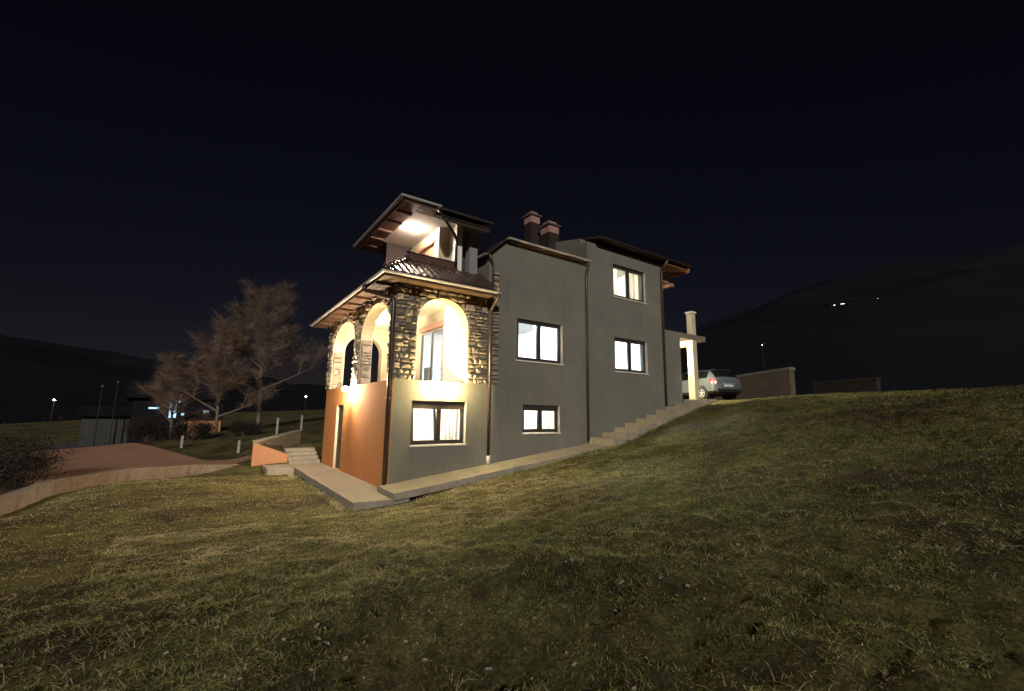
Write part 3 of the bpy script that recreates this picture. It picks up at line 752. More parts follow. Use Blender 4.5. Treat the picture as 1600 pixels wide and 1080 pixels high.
# ---- entrance canopy at the uphill end
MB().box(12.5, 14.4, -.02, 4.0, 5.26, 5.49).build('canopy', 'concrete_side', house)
MB().box(12.5, 14.4, -.05, 4.0, 2.3, 2.62).build('entrance_floor', 'concrete', house)
pl = MB().box(13.42, 13.72, 0, .30, 2.62, 5.0).build('column', 'cream_plaster', house, bevel=.01)
MB().box(13.42, 13.72, .0, 3.9, 5.002, 5.258).build('beam', 'cream_plaster', house, bevel=.01)
po_ = MB().box(13.45, 13.72, 0.0, .27, 5.492, 6.48).build('railing_post', 'cream_plaster', house, bevel=.01)
MB().box(13.41, 13.76, -.04, .31, 6.482, 6.56).build('post_cap', 'white_plaster', po_, bevel=.01)
MB().box(11.3, 12.5, .3, 4, 5.30, 5.48).build('terrace_floor', 'concrete', house)

# ------------------------------------------------------------------ lamps (things of their own)
def wall_lamp(loc, rz, glow, label):
    t = empty('wall_lamp', loc, rz); tag(t, label, 'lamp', 'wall lamps on the cellar walls')
    MB().lathe((0,0,0), [(.03,0),(.06,.004),(.06,.022),(.045,.03)], 16, 'y').build('backplate', 'lamp_metal', t, smooth=False)
    for c in t.children: c.rotation_euler.x = 0; c.scale.y = -1
    MB().tube([(0,-.02,-.02),(0,-.11,-.06),(0,-.21,-.04),(0,-.21,.0)], .013, 8).build('arm', 'lamp_metal', t, smooth=True)
    MB().lathe((0,-.21,0), [(.02,-.005),(.06,.005),(.075,.03),(.07,.035)], 18).build('cup', 'lamp_metal', t, smooth=True)
    MB().lathe((0,-.21,.036), [(.05,0),(.075,.03),(.085,.07),(.075,.115),(.045,.145),(.01,.155)], 18).build('glass_shade', glow, t, smooth=True)
wall_lamp((1.36, -.002, 2.57), 0, 'lamp_glow', 'lit wall lamp on the grey wall above the cellar window')
wall_lamp((-.002, 3.92, 2.57), -math.pi/2, 'lamp_glow_orange', 'lit wall lamp on the orange wall beside the cellar door')
def ceil_lamp(loc, r, glow, label, group=None):
    t = empty('ceiling_lamp', loc); tag(t, label, 'lamp', group)
    MB().lathe((0,0,-.02), [(r*1.05,0),(r*1.08,.008),(r*1.08,.019)], 20).build('base', 'white_plaster', t)
    MB().lathe((0,0,-.095), [(r*.35,0),(r*.75,.018),(r*.95,.045),(r,.074)], 20).build('glass_shade', glow, t, smooth=True)
ceil_lamp((1.35, 1.15, 5.424), .13, 'porch_glow', 'ceiling lamp of the porch behind the front stone arch', 'porch ceiling lamps')
ceil_lamp((1.15, 5.4, 5.424), .13, 'porch_glow', 'ceiling lamp deep in the porch behind the side arches', 'porch ceiling lamps')
ceil_lamp((.95, 1.45, CZ+.0), .14, 'loggia_glow', 'ceiling lamp under the upper loggia roof')
ceil_lamp((12.9, 1.5, 5.258), .12, 'entry_glow', 'ceiling lamp under the entrance canopy beside the pale column')
ceil_lamp((11.7, 1.6, 7.628), .12, 'terrace_glow', 'ceiling lamp of the upper terrace under the wing roof')

# ------------------------------------------------------------------ paving around the house
sp = MB()
wk = MB().box(-1.14, -.002, -1.0, 1.38, -.2, -.022).build('walkway', 'concrete', bevel=.01); tag(wk, 'concrete walkway along the orange wall', 'walkway', kind='structure')
for (a, b) in ((1.385, 4.4), (4.405, 7.35)):
    MB().box(-1.14, -.002, a, b, -.2, -.022+RND.uniform(-.003,.003)).build('slab', 'concrete', wk, bevel=.01)
MB().box(-2.0, -1.145, 6.3, 7.7, -.25, -.03).build('slab', 'concrete', wk, bevel=.01)
MB().box(-.0, .06, -1.0, -.9, -.2, -.03)
MB().hexa([(-1.14,-1.06,-.2),(.12,-1.12,-.2),(.12,-1.0,-.2),(-1.14,-1.005,-.2)], [(-1.14,-1.06,-.024),(.12,-1.12,-.024),(.12,-1.0,-.024),(-1.14,-1.005,-.024)]).build('slab', 'concrete', wk)
PZ = lambda x: .145+.118*x
pth = None
for i, (a, b) in enumerate(((-.27,2.1),(2.105,4.5),(4.505,6.93))):
    mm = MB(); W = -1.18
    mm.hexa([(a,W,PZ(a)-.17),(b,W,PZ(b)-.17),(b,-.002,PZ(b)-.17),(a,-.002,PZ(a)-.17)], [(a,W,PZ(a)),(b,W,PZ(b)),(b,-.002,PZ(b)),(a,-.002,PZ(a))])
    o = mm.build('path' if i == 0 else 'slab', 'concrete', pth, bevel=.012)
    if i == 0: pth = tag(o, 'sloping concrete path along the grey wall', 'path', kind='structure')
st = empty('garden_stairs', (6.95, -.6, .9)); tag(st, 'concrete garden steps climbing along the grey wall to the entrance', 'stairs')
NS = 10
for i in range(NS):
    a = i*.605; z = 1.02+ (i+1)*.16 - .9
    w0 = -.6+.0; sp_ = MB().box(a, a+.70 if i < NS-1 else a+.6, w0, .52, z-.34, z).build('step', 'concrete', st, bevel=.012)
# steps and orange retaining wall beyond the porch
ss = empty('side_steps', (-.55, 7.6, -.02)); tag(ss, 'short flight of pale steps beyond the orange wall', 'stairs')
for i in range(4):
    MB().box(-.58, .52, i*.36, i*.36+.44, i*.125-.2, .115+i*.125).build('step', 'concrete', ss, bevel=.01)
rw = empty('retaining_wall', (-1.7, 8.0, -.2)); tag(rw, 'small orange retaining wall beside the short steps', 'wall')
prf = [(-2.32,-.4),(-1.14,-.4),(-1.14,.30),(-2.32,.78)]
m = MB(); m.hexa([(x+1.7,.0,z+.2) for x,z in prf], [(x+1.7,.2,z+.2) for x,z in prf]); m.build('face', 'peach_plaster', rw)
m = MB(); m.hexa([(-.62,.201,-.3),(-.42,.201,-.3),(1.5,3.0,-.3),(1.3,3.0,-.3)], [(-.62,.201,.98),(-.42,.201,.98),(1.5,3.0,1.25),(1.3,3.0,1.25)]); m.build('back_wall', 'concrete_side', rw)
m = MB(); m.hexa([(-.66,.15,.982),(-.38,.15,.982),(1.54,3.04,1.252),(1.26,3.04,1.252)], [(-.66,.15,1.03),(-.38,.15,1.03),(1.54,3.04,1.30),(1.26,3.04,1.30)]); m.build('coping', 'concrete', rw)
m = MB(); m.hexa([(-.40,.205,-.2),(.55,.205,-.2),(.55,2.0,-.2),(.75,2.0,-.2)], [(-.40,.205,.86),(.55,.205,.42),(.60,2.0,.8),(.75,2.0,1.1)]); m.build('bed_soil', 'ground', rw)

# kerb wall round the lower end of the lawn, driveway, road
def ribbon_wall(name, pts, h0, h1, t, mat, label):
    m = MB(); P = [Vector((p[0], p[1])) for p in pts]; L = []
    for i in range(len(P)):
        d0 = (P[i]-P[i-1]).normalized() if i else (P[1]-P[0]).normalized(); d1 = (P[i+1]-P[i]).normalized() if i < len(P)-1 else d0
        n_ = Vector((-(d0+d1).y, (d0+d1).x)).normalized(); L.append((P[i]-n_*t/2, P[i]+n_*t/2, pts[i][2]))
    for i in range(len(L)-1):
        (a, b, za), (c_, d, zb) = L[i], L[i+1]
        lo = [(a.x,a.y,-1.0),(c_.x,c_.y,-1.0),(d.x,d.y,-1.0),(b.x,b.y,-1.0)]; hi = [(a.x,a.y,za),(c_.x,c_.y,zb),(d.x,d.y,zb),(b.x,b.y,za)]
        m.hexa(lo, hi)
    bmh = m.build(name, mat, None, bevel=.015); return tag(bmh, label, 'wall')
kw = ribbon_wall('kerb_wall', [(-8.6,-3.5,-.06),(-7.55,1.6,.02),(-7.05,5.2,.10),(-5.75,7.35,.10)], 0, 0, .24, 'kerb_concrete', 'low concrete kerb wall curving round the lower lawn')
kw2 = ribbon_wall('kerb_wall', [(-5.72,7.40,.09),(-4.2,8.4,.03),(-2.34,8.9,-.08)], 0, 0, .22, 'kerb_concrete', 'low kerb wall section between driveway and lawn, nearer the house')
kw['group'] = kw2['group'] = 'kerb walls'
def sheet(name, outline, mat, lift, label, n=40, cat='road'):
    """paved sheet draped on the terrain: left and right edge polylines"""
    Lp, Rp = outline; V = []; F = []; k = 8
    def ev(P, t):
        s = t*(len(P)-1); i = min(int(s), len(P)-2); f = s-i; return (P[i][0]*(1-f)+P[i+1][0]*f, P[i][1]*(1-f)+P[i+1][1]*f)
    for i in range(n+1):
        a = ev(Lp, i/n); b = ev(Rp, i/n)
        for j in range(k+1): f = j/k; V.append((a[0]*(1-f)+b[0]*f, a[1]*(1-f)+b[1]*f))
    V = np.array(V); Zs = tps(V[:,0], V[:,1])+lift
    for i in range(n):
        for j in range(k): q = i*(k+1)+j; F.append((q, q+1, q+k+2, q+k+1))
    o = link(name, np_mesh(name, np.column_stack([V, Zs]), None, F, mat, smooth=True)); return tag(o, label, cat, kind='structure')
sheet('driveway', ([(-1.4,9.2),(-6.0,8.2),(-8.4,10.5),(-11.5,18),(-14,27)], [(-1.2,12.5),(-3.5,15.0),(-5.5,20.0),(-7.5,26),(-9,32)]), 'drive', .02, 'earthy brown driveway curving round below the porch')
sheet('road', ([(-30,25),(-20,26.5),(-13,29),(-9,34),(-7,44),(-6,60)], [(-30,31),(-22,33),(-16,38),(-13,46),(-12,54),(-12,62)]), 'asphalt', .05, 'grey road beyond the driveway')

# ------------------------------------------------------------------ grass, straw, fallen leaves (nobody could count them)
def blades(n, box, keep, name, label, cat, lmin, lmax, lean, wbase, tint, zoff=-.01, flat=1.):
    x = NR.uniform(box[0], box[1], n); y = NR.uniform(box[2], box[3], n)
    k = keep(x, y) > NR.random(n); x, y = x[k], y[k]; n = len(x)
    z = ground_z(x, y)+zoff
    d = np.hypot(x+4, y+11)
    L = NR.uniform(lmin, lmax, n)*(.6+.8*vnoise(x,y,2.2,21)); W = wbase*(.7+.6*NR.random(n))*(1+.13*d)
    az = NR.uniform(0, 2*np.pi, n) + 2.0*(vnoise(x,y,.8,22)-.5); ln = np.clip(NR.normal(lean, .22, n), .15, 1.5)
    dx, dy = np.cos(az), np.sin(az); px, py = -dy*W/2, dx*W/2
    h1 = L*.5*np.cos(ln*.6); r1 = L*.5*np.sin(ln*.6); h2 = h1+L*.5*np.cos(ln*1.25); r2 = r1+L*.5*np.sin(ln*1.25)
    h1 = h1*flat; h2 = np.maximum(h2*flat, .004)
    V = np.empty((n,5,3)); 
    V[:,0] = np.stack([x-px, y-py, z],1); V[:,1] = np.stack([x+px, y+py, z],1)
    V[:,2] = np.stack([x+dx*r1+px*.8, y+dy*r1+py*.8, z+h1],1); V[:,3] = np.stack([x+dx*r1-px*.8, y+dy*r1-py*.8, z+h1],1)
    V[:,4] = np.stack([x+dx*r2, y+dy*r2, z+h2],1)
    b = np.arange(n)[:,None]*5
    t = np.clip(tint(x, y, n), 0, 1)
    me = np_mesh(name, V.reshape(-1,3), b+np.array([[3,2,4]]), b+np.array([[0,1,2,3]]), 'grass_blade', np.repeat(t,5))
    o = link(name, me); return tag(o, label, cat, kind='stuff')
def on_lawn(x, y):
    k = np.clip(sstep(-1.17,-1.26,y)+sstep(-1.15,-1.24,x),0,1)*sstep(9.0, 6.0, y + .45*(x+2)); k = np.where((x > 12.9) & (y > -2.6), 0, k)
    k = np.where((x < -7.3+.25*(y-2)) & (y > -4) , 0, k); k = np.where(y > 6.9+.6*(x+5.5), 0, k)
    k = np.where((x < -8), 0, k)
    return k
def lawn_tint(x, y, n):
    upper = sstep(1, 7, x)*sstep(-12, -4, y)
    left = sstep(7, -1, x)*sstep(-7.5, -3, y)                  # dry straw below the house, made paler to stand in for lamplight
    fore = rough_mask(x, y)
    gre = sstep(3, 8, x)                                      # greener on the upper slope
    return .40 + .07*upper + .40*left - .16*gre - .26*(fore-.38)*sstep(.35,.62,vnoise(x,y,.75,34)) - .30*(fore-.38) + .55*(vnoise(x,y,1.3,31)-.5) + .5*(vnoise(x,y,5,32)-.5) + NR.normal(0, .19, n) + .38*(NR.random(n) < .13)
patch = lambda x, y: .45+.75*vnoise(x,y,3.1,33)
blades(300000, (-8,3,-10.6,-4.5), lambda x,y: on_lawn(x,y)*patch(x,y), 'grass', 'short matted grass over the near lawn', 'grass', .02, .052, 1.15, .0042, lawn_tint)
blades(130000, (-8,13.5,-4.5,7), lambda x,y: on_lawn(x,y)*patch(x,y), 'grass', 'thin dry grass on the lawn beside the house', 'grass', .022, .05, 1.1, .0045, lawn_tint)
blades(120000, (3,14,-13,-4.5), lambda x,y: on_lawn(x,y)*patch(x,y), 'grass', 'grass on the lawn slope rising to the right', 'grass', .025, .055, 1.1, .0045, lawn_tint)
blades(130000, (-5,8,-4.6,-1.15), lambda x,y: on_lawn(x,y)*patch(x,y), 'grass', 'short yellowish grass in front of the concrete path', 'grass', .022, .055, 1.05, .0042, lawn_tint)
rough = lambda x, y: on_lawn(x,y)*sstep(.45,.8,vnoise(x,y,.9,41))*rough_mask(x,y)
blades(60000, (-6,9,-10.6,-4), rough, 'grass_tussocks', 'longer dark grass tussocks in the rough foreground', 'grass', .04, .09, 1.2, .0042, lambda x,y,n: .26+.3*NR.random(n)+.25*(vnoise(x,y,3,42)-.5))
blades(32000, (-6,10,-10.6,-3.5), lambda x,y: on_lawn(x,y)*rough_mask(x,y)*sstep(.35,.75,vnoise(x,y,.7,43)), 'dry_straw', 'pale dry straws lying across the rough lawn', 'straw', .06, .22, 1.3, .0026, lambda x,y,n: .70+.3*NR.random(n), zoff=.018, flat=.3)
def leaves():
    xs, ys = [], []
    for (cx_, cy_, s, n) in ((-2.9,-5.9,.9,70),(-3.6,-7.3,.9,60),(-3.6,-5.0,1.5,50),(-1.5,-6.5,1.2,30),(.5,-8.3,1.2,40),(-2,-8.5,1,40),(1.5,-7.5,1.8,40)):
        xs += list(NR.normal(cx_, s, n)); ys += list(NR.normal(cy_, s*.6, n))
    x = np.array(xs); y = np.array(ys); z = ground_z(x, y)+.03; m = MB()
    for a, b, c in zip(x, y, z):
        r = RND.uniform(.008, .023); th_ = RND.uniform(0, 6.28); q = []
        tl = RND.uniform(-.5,.5); tl2 = RND.uniform(-.6,.6)
        for k, rr in enumerate((1.3, .8, .9, 1.2, .85, .8)):
            an = th_+k*math.pi/3; u, v = math.cos(an)*rr*r, math.sin(an)*rr*r*.8
            q.append((a+u, b+v, c+tl*u+tl2*v+(.006 if k % 2 else 0)))
        n0 = len(m.v); m.v += q+[(a, b, c-.004)]; m.f += [(n0+i, n0+(i+1)%6, n0+6) for i in range(6)]
    tag(m.build('fallen_leaves', 'fallen_leaf'), 'small pale fallen leaves scattered over the lawn', 'leaves', kind='stuff')
blades(90000, (-8,13,-10.6,6.5), lambda x,y: on_lawn(x,y)*(.25+.75*sstep(.4,.7,vnoise(x,y,2.0,44))), 'dry_straw', 'short pale cut straw strewn over the whole lawn', 'straw', .025, .075, 1.25, .0032, lambda x,y,n: .62+.38*NR.random(n), zoff=.012, flat=.45)
edge_keep = lambda x, y: ((((y > -1.42) & (y < -1.19) & (x > .2) & (x < 13)) | ((x > -1.36) & (x < -1.145) & (y > -1.2) & (y < 6.2)))*(.35+.65*sstep(.35,.65,vnoise(x,y,2.4,45)))).astype(float)
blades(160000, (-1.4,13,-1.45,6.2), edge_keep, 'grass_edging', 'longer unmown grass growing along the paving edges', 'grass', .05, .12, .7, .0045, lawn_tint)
leaves()

# ------------------------------------------------------------------ parked car
def make_car():
    t = empty('parked_car', (17.05, 2.15, 2.735), R(72)); tag(t, 'silver hatchback parked behind the pale entrance column, seen from behind', 'car')
    ST = [(-2.10,.40,.55,.66,.52,.64,.80,.52,.87),(-2.05,.30,.70,.80,.54,.77,.92,.64,1.00),(-1.92,.25,.78,.85,.56,.81,.95,.63,1.17),(-1.66,.22,.80,.865,.58,.82,.96,.60,1.42),
          (-.9,.20,.80,.87,.58,.825,.94,.59,1.47),(-.1,.20,.80,.87,.58,.825,.93,.60,1.48),(.5,.20,.80,.87,.58,.82,.92,.60,1.40),(1.0,.20,.80,.87,.57,.80,.91,.63,1.13),
          (1.35,.21,.80,.86,.55,.77,.88,.60,.95),(1.8,.23,.76,.83,.52,.72,.78,.50,.83),(2.02,.27,.66,.74,.48,.64,.66,.40,.70),(2.10,.34,.5,.60,.46,.52,.58,.3,.61)]
    S = np.array(ST); xs = np.unique(np.concatenate([np.linspace(-2.1, 2.1, 57), S[:,0]]))
    def smooth_interp(col_):
        y = np.interp(xs, S[:,0], S[:,col_]); k = np.array([.25,.5,.25]); yy = np.convolve(np.pad(y,1,'edge'), k, 'valid'); return yy
    P = [xs]+[smooth_interp(i) for i in range(1, 9)]
    rings = []
    for i in range(len(xs)):
        zb, wb, wm, zm, wl, zl, wr_, zr = [P[k][i] for k in range(1, 9)]
        pts = [(0,zb),(wb*.6,zb),(wb,zb+.03),((wb+wm)/2+.01,(zb+zm)/2),(wm,zm),((wm+wl)/2+.015,(zm+zl)/2+.03),(wl,zl),
               (wl*.82+wr_*.18+.004,zl*.82+zr*.18),(wl*.5+wr_*.5+.012,zl*.5+zr*.5),(wl*.12+wr_*.88+.008,zl*.12+zr*.88-.005),(wr_*.9,zr+.005),(wr_*.5,zr+.025),(0,zr+.032)]
        rings.append(pts)
    K = 13; G = {}
    def vid(m, i, j, s): m.append((xs[i], s*rings[i][j][0], rings[i][j][1])); return len(m)-1
    parts = {k: MB() for k in ('body','window_left','window_right','rear_window','windscreen','tail_light_l','tail_light_r','bumper')}
    for s in (1, -1):
        for i in range(len(xs)-1):
            xm = (xs[i]+xs[i+1])/2
            for j in range(K-1):
                key = 'body'
                if j in (7, 8) and -1.58 < xm < .62 and not (-.36 < xm < -.26): key = 'window_left' if s > 0 else 'window_right'
                if j in (9, 10, 11) and -2.0 < xm < -1.66: key = 'rear_window'
                if j in (9, 10, 11) and .55 < xm < 1.22: key = 'windscreen'
                if j in (5, 6) and xm < -1.80: key = 'tail_light_l' if s > 0 else 'tail_light_r'
                if j <= 2: key = 'bumper'
                m = parts[key]
                q = [vid(m.v, i, j, s), vid(m.v, i+1, j, s), vid(m.v, i+1, j+1, s), vid(m.v, i, j+1, s)]; m.f.append(tuple(q))
    for e in (0, -1):                                                   # close both ends
        i = 0 if e == 0 else len(xs)-1; m = parts['body']
        for j in range(K-1):
            m.f.append((vid(m.v,i,j,1), vid(m.v,i,j+1,1), vid(m.v,i,j+1,-1), vid(m.v,i,j,-1)))
    mats = dict(body='car_paint', window_left='car_glass', window_right='car_glass', rear_window='car_glass', windscreen='car_glass', tail_light_l='tail_red', tail_light_r='tail_red', bumper='car_black')
    nm = dict(window_left='side_window', window_right='side_window', tail_light_l='tail_light', tail_light_r='tail_light', bumper='lower_trim')
    for k, m in parts.items():
        me = bpy.data.meshes.new(k); me.from_pydata(m.v, [], m.f); me.materials.append(MAT[mats[k]])
        bm = bmesh.new(); bm.from_mesh(me); bmesh.ops.remove_doubles(bm, verts=bm.verts, dist=.0004); bmesh.ops.recalc_face_normals(bm, faces=bm.faces); bm.to_mesh(me); bm.free()
        me.polygons.foreach_set('use_smooth', [True]*len(me.polygons)); link(nm.get(k, k), me, t)
    MB().box(-2.135,-2.06,-.68,.68,.34,.50).build('rear_bumper', 'car_black', t, bevel=.03)
    MB().box(-2.125,-2.095,-.26,.26,.60,.71).build('number_plate', 'plate', t, bevel=.004)
    MB().box(-2.125,-2.09,-.34,.34,.735,.765).build('hatch_handle', 'alloy', t, bevel=.006)
    MB().hexa([(-1.60,-.5,1.44),(-1.60,.5,1.44),(-1.76,.48,1.41),(-1.76,-.48,1.41)], [(-1.58,-.5,1.475),(-1.58,.5,1.475),(-1.80,.48,1.44),(-1.80,-.48,1.44)]).build('roof_spoiler', 'car_paint', t)
    MB().tube([(-1.25,0,1.49),(-1.42,0,1.68)], .008, 6).build('aerial', 'car_black', t)
    for s in (1, -1):
        MB().box(.72,.86,s*.84 if s > 0 else -1.0, 1.0 if s > 0 else -.84, .95, 1.08).build('wing_mirror', 'car_paint', t, bevel=.03)
        for k in (-.62, .30): MB().box(k, k+.14, s*.872-.008, s*.872+.008, .80, .825).build('door_handle', 'car_paint', t)
        for wx in (-1.30, 1.28):
            MB().lathe((wx, s*.74, .31), [(.36,-.12),(.375,.0),(.375,.126)] if s > 0 else [(.375,-.126),(.375,0),(.36,.12)], 28, 'y').build('wheel_arch', 'car_black', t)
            ty = MB().lathe((wx, s*.79, .305), [(.2,-.09),(.285,-.095),(.305,-.07),(.305,.07),(.285,.095),(.2,.09)], 30, 'y').build('wheel', 'tyre', t, smooth=False)
            m = MB(); yo = s*.885
            m.lathe((wx, yo, .305), [(.205,-.012),(.205,.012),(.18,.012),(.18,-.012)], 30, 'y')
            for a in range(5):
                an = a*2*math.pi/5+.3; c_, s_ = math.cos(an), math.sin(an); w_ = .028
                a0 = (wx-s_*w_, .305+c_*w_); a1 = (wx+s_*w_, .305-c_*w_); b0 = (wx+c_*.19-s_*w_*1.3, .305+s_*.19+c_*w_*1.3); b1 = (wx+c_*.19+s_*w_*1.3, .305+s_*.19-c_*w_*1.3)
                m.hexa([(p[0], yo-.011, p[1]) for p in (a0,b0,b1,a1)], [(p[0], yo+.011, p[1]) for p in (a0,b0,b1,a1)])
            m.lathe((wx, yo, .305), [(.05,-.016),(.05,.016)], 14, 'y')
            m.build('rim', 'alloy', ty)
make_car()
fp = MB(); fp.hexa([(12.5,-.9,2.2),(24,-.9,2.2),(24,8,2.2),(12.5,8,2.2)], [(12.5,-.9,2.60),(24,-.9,2.72),(24,8,2.74),(12.5,8,2.60)])
tag(fp.build('parking_pad', 'drive'), 'flat parking yard at the uphill entrance', 'yard', kind='structure')

# earth-coloured retaining walls beyond the car
def bank_wall(name, a, b, z0, za, zb, t, label, mf='bank_concrete', mc='bank_cap'):
    A, B = Vector(a), Vector(b); d = (B-A).normalized(); n_ = Vector((-d.y, d.x))*t; tt = empty(name, (a[0], a[1], z0)); tag(tt, label, 'wall', 'retaining walls beyond the car')
    L = lambda p, z: (p.x-a[0], p.y-a[1], z-z0)
    MB().hexa([L(A,z0-.4),L(B,z0-.4),L(B+n_,z0-.4),L(A+n_,z0-.4)], [L(A,za),L(B,zb),L(B+n_,zb),L(A+n_,za)]).build('face', mf, tt, bevel=.03)
    e = d*.04; o = -n_*.12
    MB().hexa([L(A-e+o,za+.003),L(B+e+o,zb+.003),L(B+n_+e,zb+.003),L(A+n_-e,za+.003)], [L(A-e+o,za+.2),L(B+e+o,zb+.2),L(B+n_+e,zb+.2),L(A+n_-e,za+.2)]).build('coping', mc, tt, bevel=.03)
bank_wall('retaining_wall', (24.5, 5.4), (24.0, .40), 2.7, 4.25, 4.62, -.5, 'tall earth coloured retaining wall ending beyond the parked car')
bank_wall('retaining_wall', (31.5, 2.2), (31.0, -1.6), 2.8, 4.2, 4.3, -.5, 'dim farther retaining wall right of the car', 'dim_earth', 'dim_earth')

# ------------------------------------------------------------------ trees and shrubs
def bare_tree(base, h, spread, seed, name, label, group, nmain=9, twigs=26, trunk_r=.13, lean=(0,0), low=.25, mat='twig', tw=.0125):
    rg_ = random.Random(seed); t = empty(name, base); tag(t, label, 'tree', group)
    tr = MB(); cr = MB(); tips = []
    pts = [Vector((0,0,-.2))]; n = 9
    for i in range(1, n+1):
        f = i/n; pts.append(Vector((lean[0]*f*f+rg_.uniform(-.06,.06)*h*.1*f+math.sin(f*5+seed)*.05, lean[1]*f*f+rg_.uniform(-.06,.06)*h*.1*f, h*.93*f)))
    rad = [trunk_r*(1-.93*i/n)**.8+.008 for i in range(n+1)]; tr.tube(pts, rad, 9)
    def along(f):
        s = f*n; i = min(int(s), n-1); return pts[i].lerp(pts[i+1], s-i), rad[i]
    def grow(p, d, L, r, lev, m):
        k = 4; q = [p]; 
        for i in range(k):
            d = (d + Vector((rg_.uniform(-.22,.22), rg_.uniform(-.22,.22), rg_.uniform(-.06,.2)))).normalized(); q.append(q[-1]+d*L/k)
        m.tube(q, [r*(1-.75*i/k) for i in range(k+1)], 5 if lev < 2 else 3, cap=False)
        if lev >= 3: tips.append((q, d)); return
        for j in range((5, 5, 5)[lev-1] if lev else 4):
            i = rg_.randint(1, k); dd = (d + Vector((rg_.uniform(-1,1), rg_.uniform(-1,1), rg_.uniform(-.3,.7)))*.95).normalized()
            grow(q[i], dd, L*rg_.uniform(.42,.62), r*.5*(1-.5*i/k)+.004, lev+1, cr)
        tips.append((q, d))
    for i in range(nmain):
        f = low+(1-low)*(i+.5)/nmain; p, r = along(f); a = i*2.4+rg_.uniform(-.4,.4); upz = .25+.8*f
        L = spread*(1.05-.6*f)*rg_.uniform(.8,1.15)
        grow(p, Vector((math.cos(a), math.sin(a), upz)).normalized(), L, r*.55+.01, 1, tr)
    tr.build('trunk', 'bark', t, smooth=True)
    V = []; F = []
    rn = np.random.default_rng(seed)
    for (q, d) in tips:
        for k in range(twigs):
            i = rg_.randint(1, len(q)-1); p = q[i-1].lerp(q[i], rg_.random())
            dd = (d*.5+Vector((rg_.gauss(0,.75), rg_.gauss(0,.75), rg_.gauss(.2,.6)))).normalized(); L = rg_.uniform(.25,.85)*min(1.2, spread/2)
            s_ = dd.orthogonal().normalized()*tw; mid = p+dd*L*.5+Vector((rg_.uniform(-.04,.04),)*3); n0 = len(V)
            V += [p-s_*.5, p+s_*.5, mid+s_*.4, mid-s_*.4, p+dd*L]; F.append((n0, n0+1, n0+2, n0+3)); F.append((n0+3, n0+2, n0+4, n0+4))
    off = len(cr.v); cr.v += [tuple(v) for v in V]; cr.f += [tuple(off+x for x in (f if f[2] != f[3] else f[:3])) for f in F]
    me = bpy.data.meshes.new('crown'); me.from_pydata(cr.v, [], cr.f); me.materials.append(MAT[mat]); link('crown', me, t)
    return t
G1 = 'bare trees beyond the driveway'
bare_tree((-.54,25.5,.5), 9.6, 4.0, 3, 'bare_tree', 'tall bare tree with pale trunk beyond the driveway, nearest the porch', G1, 15, 24, .15, (-.3,.3), .30)
bare_tree((-3.1,25.0,.2), 6.8, 2.9, 8, 'bare_tree', 'bushy bare tree left of the pale trunk, hiding the blue lights', G1, 14, 24, .11, (.2,0), .18)
bare_tree((-5.6,28.5,-.05), 4.8, 2.2, 15, 'bare_tree', 'lower bare tree at the left of the clump by the road', G1, 13, 24, .09, (-.2,0), .15)
def shrub(base, r, h, seed, label, group, n=5200, mat='dark_leaf', leaf=.05):
    rn = np.random.default_rng(seed); t = empty('shrub', base); tag(t, label, 'shrub', group)
    m = MB()
    lobes = [(rn.uniform(-.6,.6)*r, rn.uniform(-.6,.6)*r, rn.uniform(.3,.85)*h, rn.uniform(.25,.5)*r) for _ in range(9)]
    for (a, b, c, _r) in lobes: m.tube([(0,0,-.1),(a*.4,b*.4,c*.5),(a,b,c)], [.03,.02,.006], 5, cap=False)
    m.build('stems', 'bark', t)
    li = rn.integers(0, 9, n); L = np.array(lobes)[li]; dr_ = rn.normal(0,1,(n,3)); dr_ /= np.linalg.norm(dr_,axis=1)[:,None]
    P = L[:,:3] + dr_*(L[:,3]*np.minimum(rn.uniform(.1,1.0,n)**.6*(1+.35*rn.exponential(.6,n)), 2.2))[:,None]; P[:,2] = np.maximum(P[:,2], .02)
    u = rn.normal(0,1,(n,3)); u /= np.linalg.norm(u,axis=1)[:,None]; v = np.cross(u, rn.normal(0,1,(n,3))); v /= np.linalg.norm(v,axis=1)[:,None]
    s = leaf*rn.uniform(.5,1.3,n)[:,None]; V = np.stack([P-u*s, P+v*s*.5, P+u*s, P-v*s*.5],1).reshape(-1,3)
    link('foliage', np_mesh('foliage', V, None, np.arange(4*n).reshape(n,4), mat), t)
G2 = 'dark shrubs at the lower left'
shrub((-13.2,15.5,-.7), 2.3, 3.2, 5, 'big dark shrub at the left edge above the kerb', G2, 8000, 'twig')
shrub((-16.0,24.0,-.9), 2.6, 3.6, 6, 'dark shrub behind the leftmost one by the road', G2, 8000, 'twig')
shrub((-9.7,10.8,-.6), 1.9, 1.15, 9, 'low dark shrub right behind the kerb wall', G2, 9000, 'dark_leaf', .05)
shrub((-12.3,11.0,-.65), 2.4, 1.5, 10, 'wide dark shrub at the far left behind the kerb wall', G2, 12000, 'dark_leaf', .05)
shrub((-11.2,14.0,-.65), 2.0, 1.2, 19, 'dark shrub between the kerb wall and the road', G2, 9000, 'dark_leaf', .05)
shrub((-4.4,23.0,.0), 1.3, 1.3, 11, 'dark low shrub at the foot of the bushy tree', 'shrubs on the bank', 5200, 'dark_leaf')
shrub((-6.6,25.4,-.1), 1.4, 1.5, 12, 'dark shrub at the road end of the bank', 'shrubs on the bank', 5200, 'dark_leaf')
shrub((-1.6,21.6,.3), 1.1, .8, 13, 'small dark shrub left of the pale trunk', 'shrubs on the bank', 4200, 'dark_leaf')
